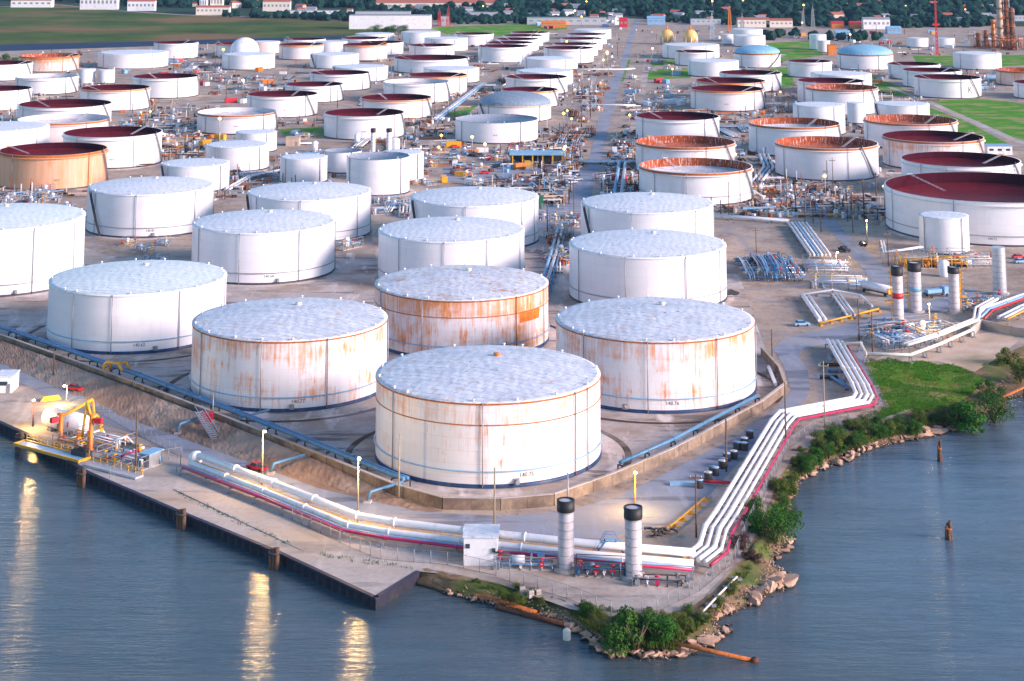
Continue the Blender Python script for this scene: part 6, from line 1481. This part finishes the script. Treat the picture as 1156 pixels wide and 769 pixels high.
Z = [  # polygon, where, counts per kind
 ([(30, 150), (240, 120), (330, 140), (300, 160), (232, 175), (182, 180), (180, 140)], 'left of the small flat tanks', {'pump_yellow': 8, 'pump_white': 8, 'pump_blue': 6, 'box_yellow': 3, 'bundle_grey': 3, 'lamp': 3}),
 ([(0, 210), (100, 215), (96, 245), (0, 232)], 'below the orange tank', {'pump_white': 6, 'pump_blue': 3, 'bundle_white': 2, 'pump_yellow': 2}),
 ([(185, 75), (330, 70), (330, 95), (280, 118), (225, 118)], 'in the open ground left of the back tanks', {'pump_white': 9, 'box_red': 4, 'pump_blue': 5, 'box_white': 5, 'pump_rust': 5, 'bundle_grey': 5, 'box_orange': 3, 'lamp': 2, 'post': 3}),
 ([(125, 72), (240, 66), (240, 84), (125, 86)], 'on the left back line', {'pump_blue': 5, 'pump_rust': 4, 'box_red': 2, 'bundle_grey': 3, 'box_blue': 3}),
 ([(310, 140), (480, 140), (500, 170), (480, 185), (300, 185)], 'around the two white stacks', {'pump_white': 7, 'pump_rust': 4, 'box_blue': 3, 'pump_yellow': 5, 'bundle_white': 3, 'vessel': 3}),
 ([(460, 190), (510, 160), (600, 160), (640, 195), (560, 210), (462, 215)], 'in the crowded work lot', {'pump_yellow': 12, 'box_white': 5, 'pump_white': 7, 'box_orange': 2, 'box_yellow': 4, 'pump_rust': 4, 'lamp': 4}),
 ([(610, 250), (656, 235), (640, 300), (618, 330)], 'in the gap between the front coned tanks', {'pump_blue': 7, 'pump_rust': 3, 'bundle_white': 1, 'pump_white': 3}),
 ([(620, 190), (645, 110), (690, 60), (704, 60), (690, 100), (655, 195)], 'along the left side of the long road', {'bundle_rust': 12, 'pump_yellow': 7, 'bundle_grey': 8, 'pump_rust': 8, 'lamp': 8, 'post': 4}),
 ([(545, 60), (660, 60), (660, 120), (625, 135), (605, 100), (500, 125), (500, 90)], 'between the far rows', {'pump_rust': 8, 'pump_white': 5, 'bundle_rust': 5, 'lamp': 3}),
 ([(690, 160), (712, 100), (716, 70), (745, 60), (775, 80), (780, 130), (715, 160)], 'right of the long road', {'pump_white': 9, 'pump_blue': 9, 'box_white': 5, 'pump_yellow': 4, 'box_blue': 4, 'lamp': 5, 'box_red': 2}),
 ([(690, 170), (718, 150), (720, 225), (665, 230)], 'beside the three open tanks', {'pump_white': 6, 'pump_blue': 4, 'box_red': 2, 'pump_rust': 3, 'bundle_white': 1}),
 ([(815, 125), (900, 112), (900, 140), (850, 150), (830, 180), (850, 200), (900, 215), (900, 232), (820, 236)], 'among the right hand open tanks', {'pump_white': 6, 'pump_blue': 3, 'box_orange': 2, 'bundle_white': 4, 'pump_yellow': 3, 'post': 3, 'lamp': 2}),
 ([(850, 215), (1000, 210), (1005, 260), (940, 250), (860, 240)], 'in front of the rust-red open tank', {'pump_yellow': 7, 'pump_rust': 3, 'pump_white': 4, 'post': 3, 'lamp': 2}),
 ([(800, 30), (1156, 40), (1156, 60), (1000, 60), (900, 50), (800, 45)], 'on the right back line', {'pump_blue': 9, 'pump_rust': 6, 'box_white': 7, 'box_red': 4, 'box_orange': 3, 'box_blue': 5, 'post': 5, 'lamp': 2}),
 ([(1060, 88), (1156, 80), (1156, 100), (1110, 108)], 'beside the green field', {'pump_white': 5, 'box_blue': 3, 'box_white': 3, 'pump_blue': 3}),
 ([(820, 95), (900, 95), (1000, 80), (1010, 90), (900, 128), (850, 128)], 'behind the orange-rimmed tanks', {'pump_white': 6, 'pump_yellow': 3, 'box_orange': 1, 'box_red': 2, 'pump_blue': 4}),
 ([(480, 3), (1100, 3), (1130, 24), (640, 20), (480, 14)], 'in the far wood', {'lamp': 16}),
 ([(600, 22), (720, 26), (720, 34), (610, 33)], 'behind the far rows of tanks', {'box_white': 8, 'box_red': 3, 'box_blue': 3, 'lamp': 2, 'box_orange': 2}),
 ([(330, 60), (540, 40), (540, 110), (470, 140), (350, 135), (380, 110)], 'between the middle back tanks', {'pump_rust': 7, 'pump_white': 5, 'bundle_grey': 4, 'pump_yellow': 3, 'post': 3}),
 ([(20, 255), (95, 270), (60, 300), (95, 330), (420, 290), (430, 265), (390, 270), (250, 260), (200, 230)], 'between the front coned tanks on the left', {'pump_white': 4, 'pump_yellow': 3, 'bundle_grey': 2, 'pump_blue': 4}),
 ([(410, 225), (465, 215), (462, 245), (430, 250)], 'in the strip behind the front coned tanks', {'pump_blue': 4, 'bundle_white': 3, 'pump_white': 3}),
]
# the small pipework between the far tanks, which reads as one mass
CM = ['white_pipe', 'grey_steel', 'grey_steel', 'dark_steel', 'dark_steel', 'dark_rust', 'dark_rust', 'light_blue', 'timber', 'cream_paint', 'black', 'tan_wall', 'tan_wall', 'silver', 'rust']
mc = MB(); nn = 0
BACK = [(-20, 60), (180, 58), (350, 42), (700, 34), (1170, 40), (1170, 62), (1090, 100), (1050, 108), (1010, 190), (1000, 250), (860, 245), (650, 235), (600, 235), (470, 215), (320, 215), (100, 250), (-20, 240)]
GP = [q for _, q in GR[1:]]
while nn < 5600:
    (x, y), = scatter(BACK, 1)
    if y < 85 and rnd.random() < .45: continue
    p = g(x, y)
    if mnoise.noise(Vector((p.x * .014, p.y * .009, 3))) < .02 + rnd.uniform(-.12, .12) or not free(p, 1.5) or any(inside(q, x, y) for q in GP): continue
    mc.slot = rnd.randrange(len(CM)); nn += 1; k = rnd.random()
    if k < .45: mc.box((p.x, p.y, .5), (rnd.uniform(.6, 3.2), rnd.uniform(.5, 2.0), rnd.uniform(.5, 2.6)), rnd.uniform(0, 3))
    elif k < .62: h = rnd.uniform(2, 6); mc.bar((p.x, p.y, 0), (p.x, p.y, h), .35)
    else:
        a = rnd.choice((.1, 1.65)) + rnd.gauss(0, .12); L = rnd.uniform(3, 14); d = Vector((math.cos(a), math.sin(a), 0)) * L; z = rnd.uniform(.4, 1.8)
        if not free(p + d, 1.5) or not free(p + d / 2, 1.5): continue
        mc.bar((p.x, p.y, z), (p.x + d.x, p.y + d.y, z), rnd.uniform(.3, .7))
mc.build('pipework_clutter', [MAT[k] for k in CM])['kind'] = 'stuff'
NAMES = {'pump_white': 'white pump skid', 'pump_blue': 'blue pump skid', 'pump_yellow': 'yellow pump skid', 'pump_rust': 'rust-coloured pump skid', 'box_red': 'red steel container', 'box_white': 'white steel container', 'box_orange': 'orange steel container', 'box_blue': 'pale blue steel container', 'box_yellow': 'yellow steel container',
         'bundle_white': 'white pipe bundle', 'bundle_rust': 'rusty pipe bundle', 'bundle_grey': 'grey pipe bundle', 'lamp': 'glowing amber lamp post', 'post': 'plain wooden utility pole', 'vessel': 'small white upright vessel'}
for poly, where, kinds in Z:
    for kd, n in kinds.items():
        k = 0; tries = 0
        while k < n and tries < 400:
            tries += 1; (x, y), = scatter(poly, 1); p = g(x, y)
            rad = 16 if kd.startswith('bundle') else 5 if kd[:3] in ('pum', 'box') else 1
            if not free(p, rad * .8): continue
            along = math.atan2(g(686, 95).y - g(657, 190).y, g(686, 95).x - g(657, 190).x)
            rz = (along if 'long road' in where else rnd.choice((0, 1.57))) + rnd.uniform(-.1, .1) if kd.startswith('bundle') else rnd.uniform(0, 3.1)
            s = rnd.uniform(.7, 1.15) * (1.25 if y < 80 and kd in ('lamp',) else 1)
            clutter(kd, p, rz, s, '%s %s' % (NAMES[kd], where), '%ss %s' % (NAMES[kd], where)); k += 1
# diagonal pipe racks across the field
pipeline('pipe_track', 'pale raised pipe track running diagonally past the blue-grey domed tank', [(492, 138), (520, 117), (546, 97)], [(-1.6, 1.6, .6, 'silver'), (0, 1.6, .6, 'white_pipe'), (1.6, 1.6, .6, 'light_blue')], 14)
pipeline('pipe_track', 'white pipe track slanting out from the small flat tank behind the coned one', [(256, 218), (282, 203), (318, 196)], [(-.8, 1.4, .5, 'white_pipe'), (.8, 1.4, .5, 'silver')], 12)
pipeline('pipe_track', 'white and blue pipes beside the speckled rusty open tank', [(855, 208), (868, 192), (862, 178)], [(-2, 1.4, .6, 'white_pipe'), (0, 1.4, .6, 'light_blue'), (2, 1.4, .6, 'white_pipe')], 12)
pipeline('pipe_track', 'pale blue bent pipes standing left of the three open tanks', [(697, 235), (703, 190), (716, 188)], [(-1.6, 2.4, .7, 'light_blue'), (1.2, 2.4, .7, 'silver')], 14)
pipeline('pipe_track', 'pale pipe rack crossing over the long road', [(640, 88), (668, 88), (706, 88), (716, 87)], [(-.8, 6, .5, 'white_pipe'), (.8, 6, .5, 'cream_paint')], 14)
pipeline('pipe_track', 'thin pale pipe rack crossing the long road nearer the three open tanks', [(640, 130), (668, 130), (718, 131)], [(0, 6, .4, 'silver')], 16)
pipeline('pipe_track', 'blue pipes in the gap between the two right coned tanks', [(612, 338), (626, 292), (634, 262)], [(-1.2, 1.6, .5, 'light_blue'), (.4, 1.6, .5, 'silver'), (1.6, 1.4, .3, 'blue_paint')], 10)
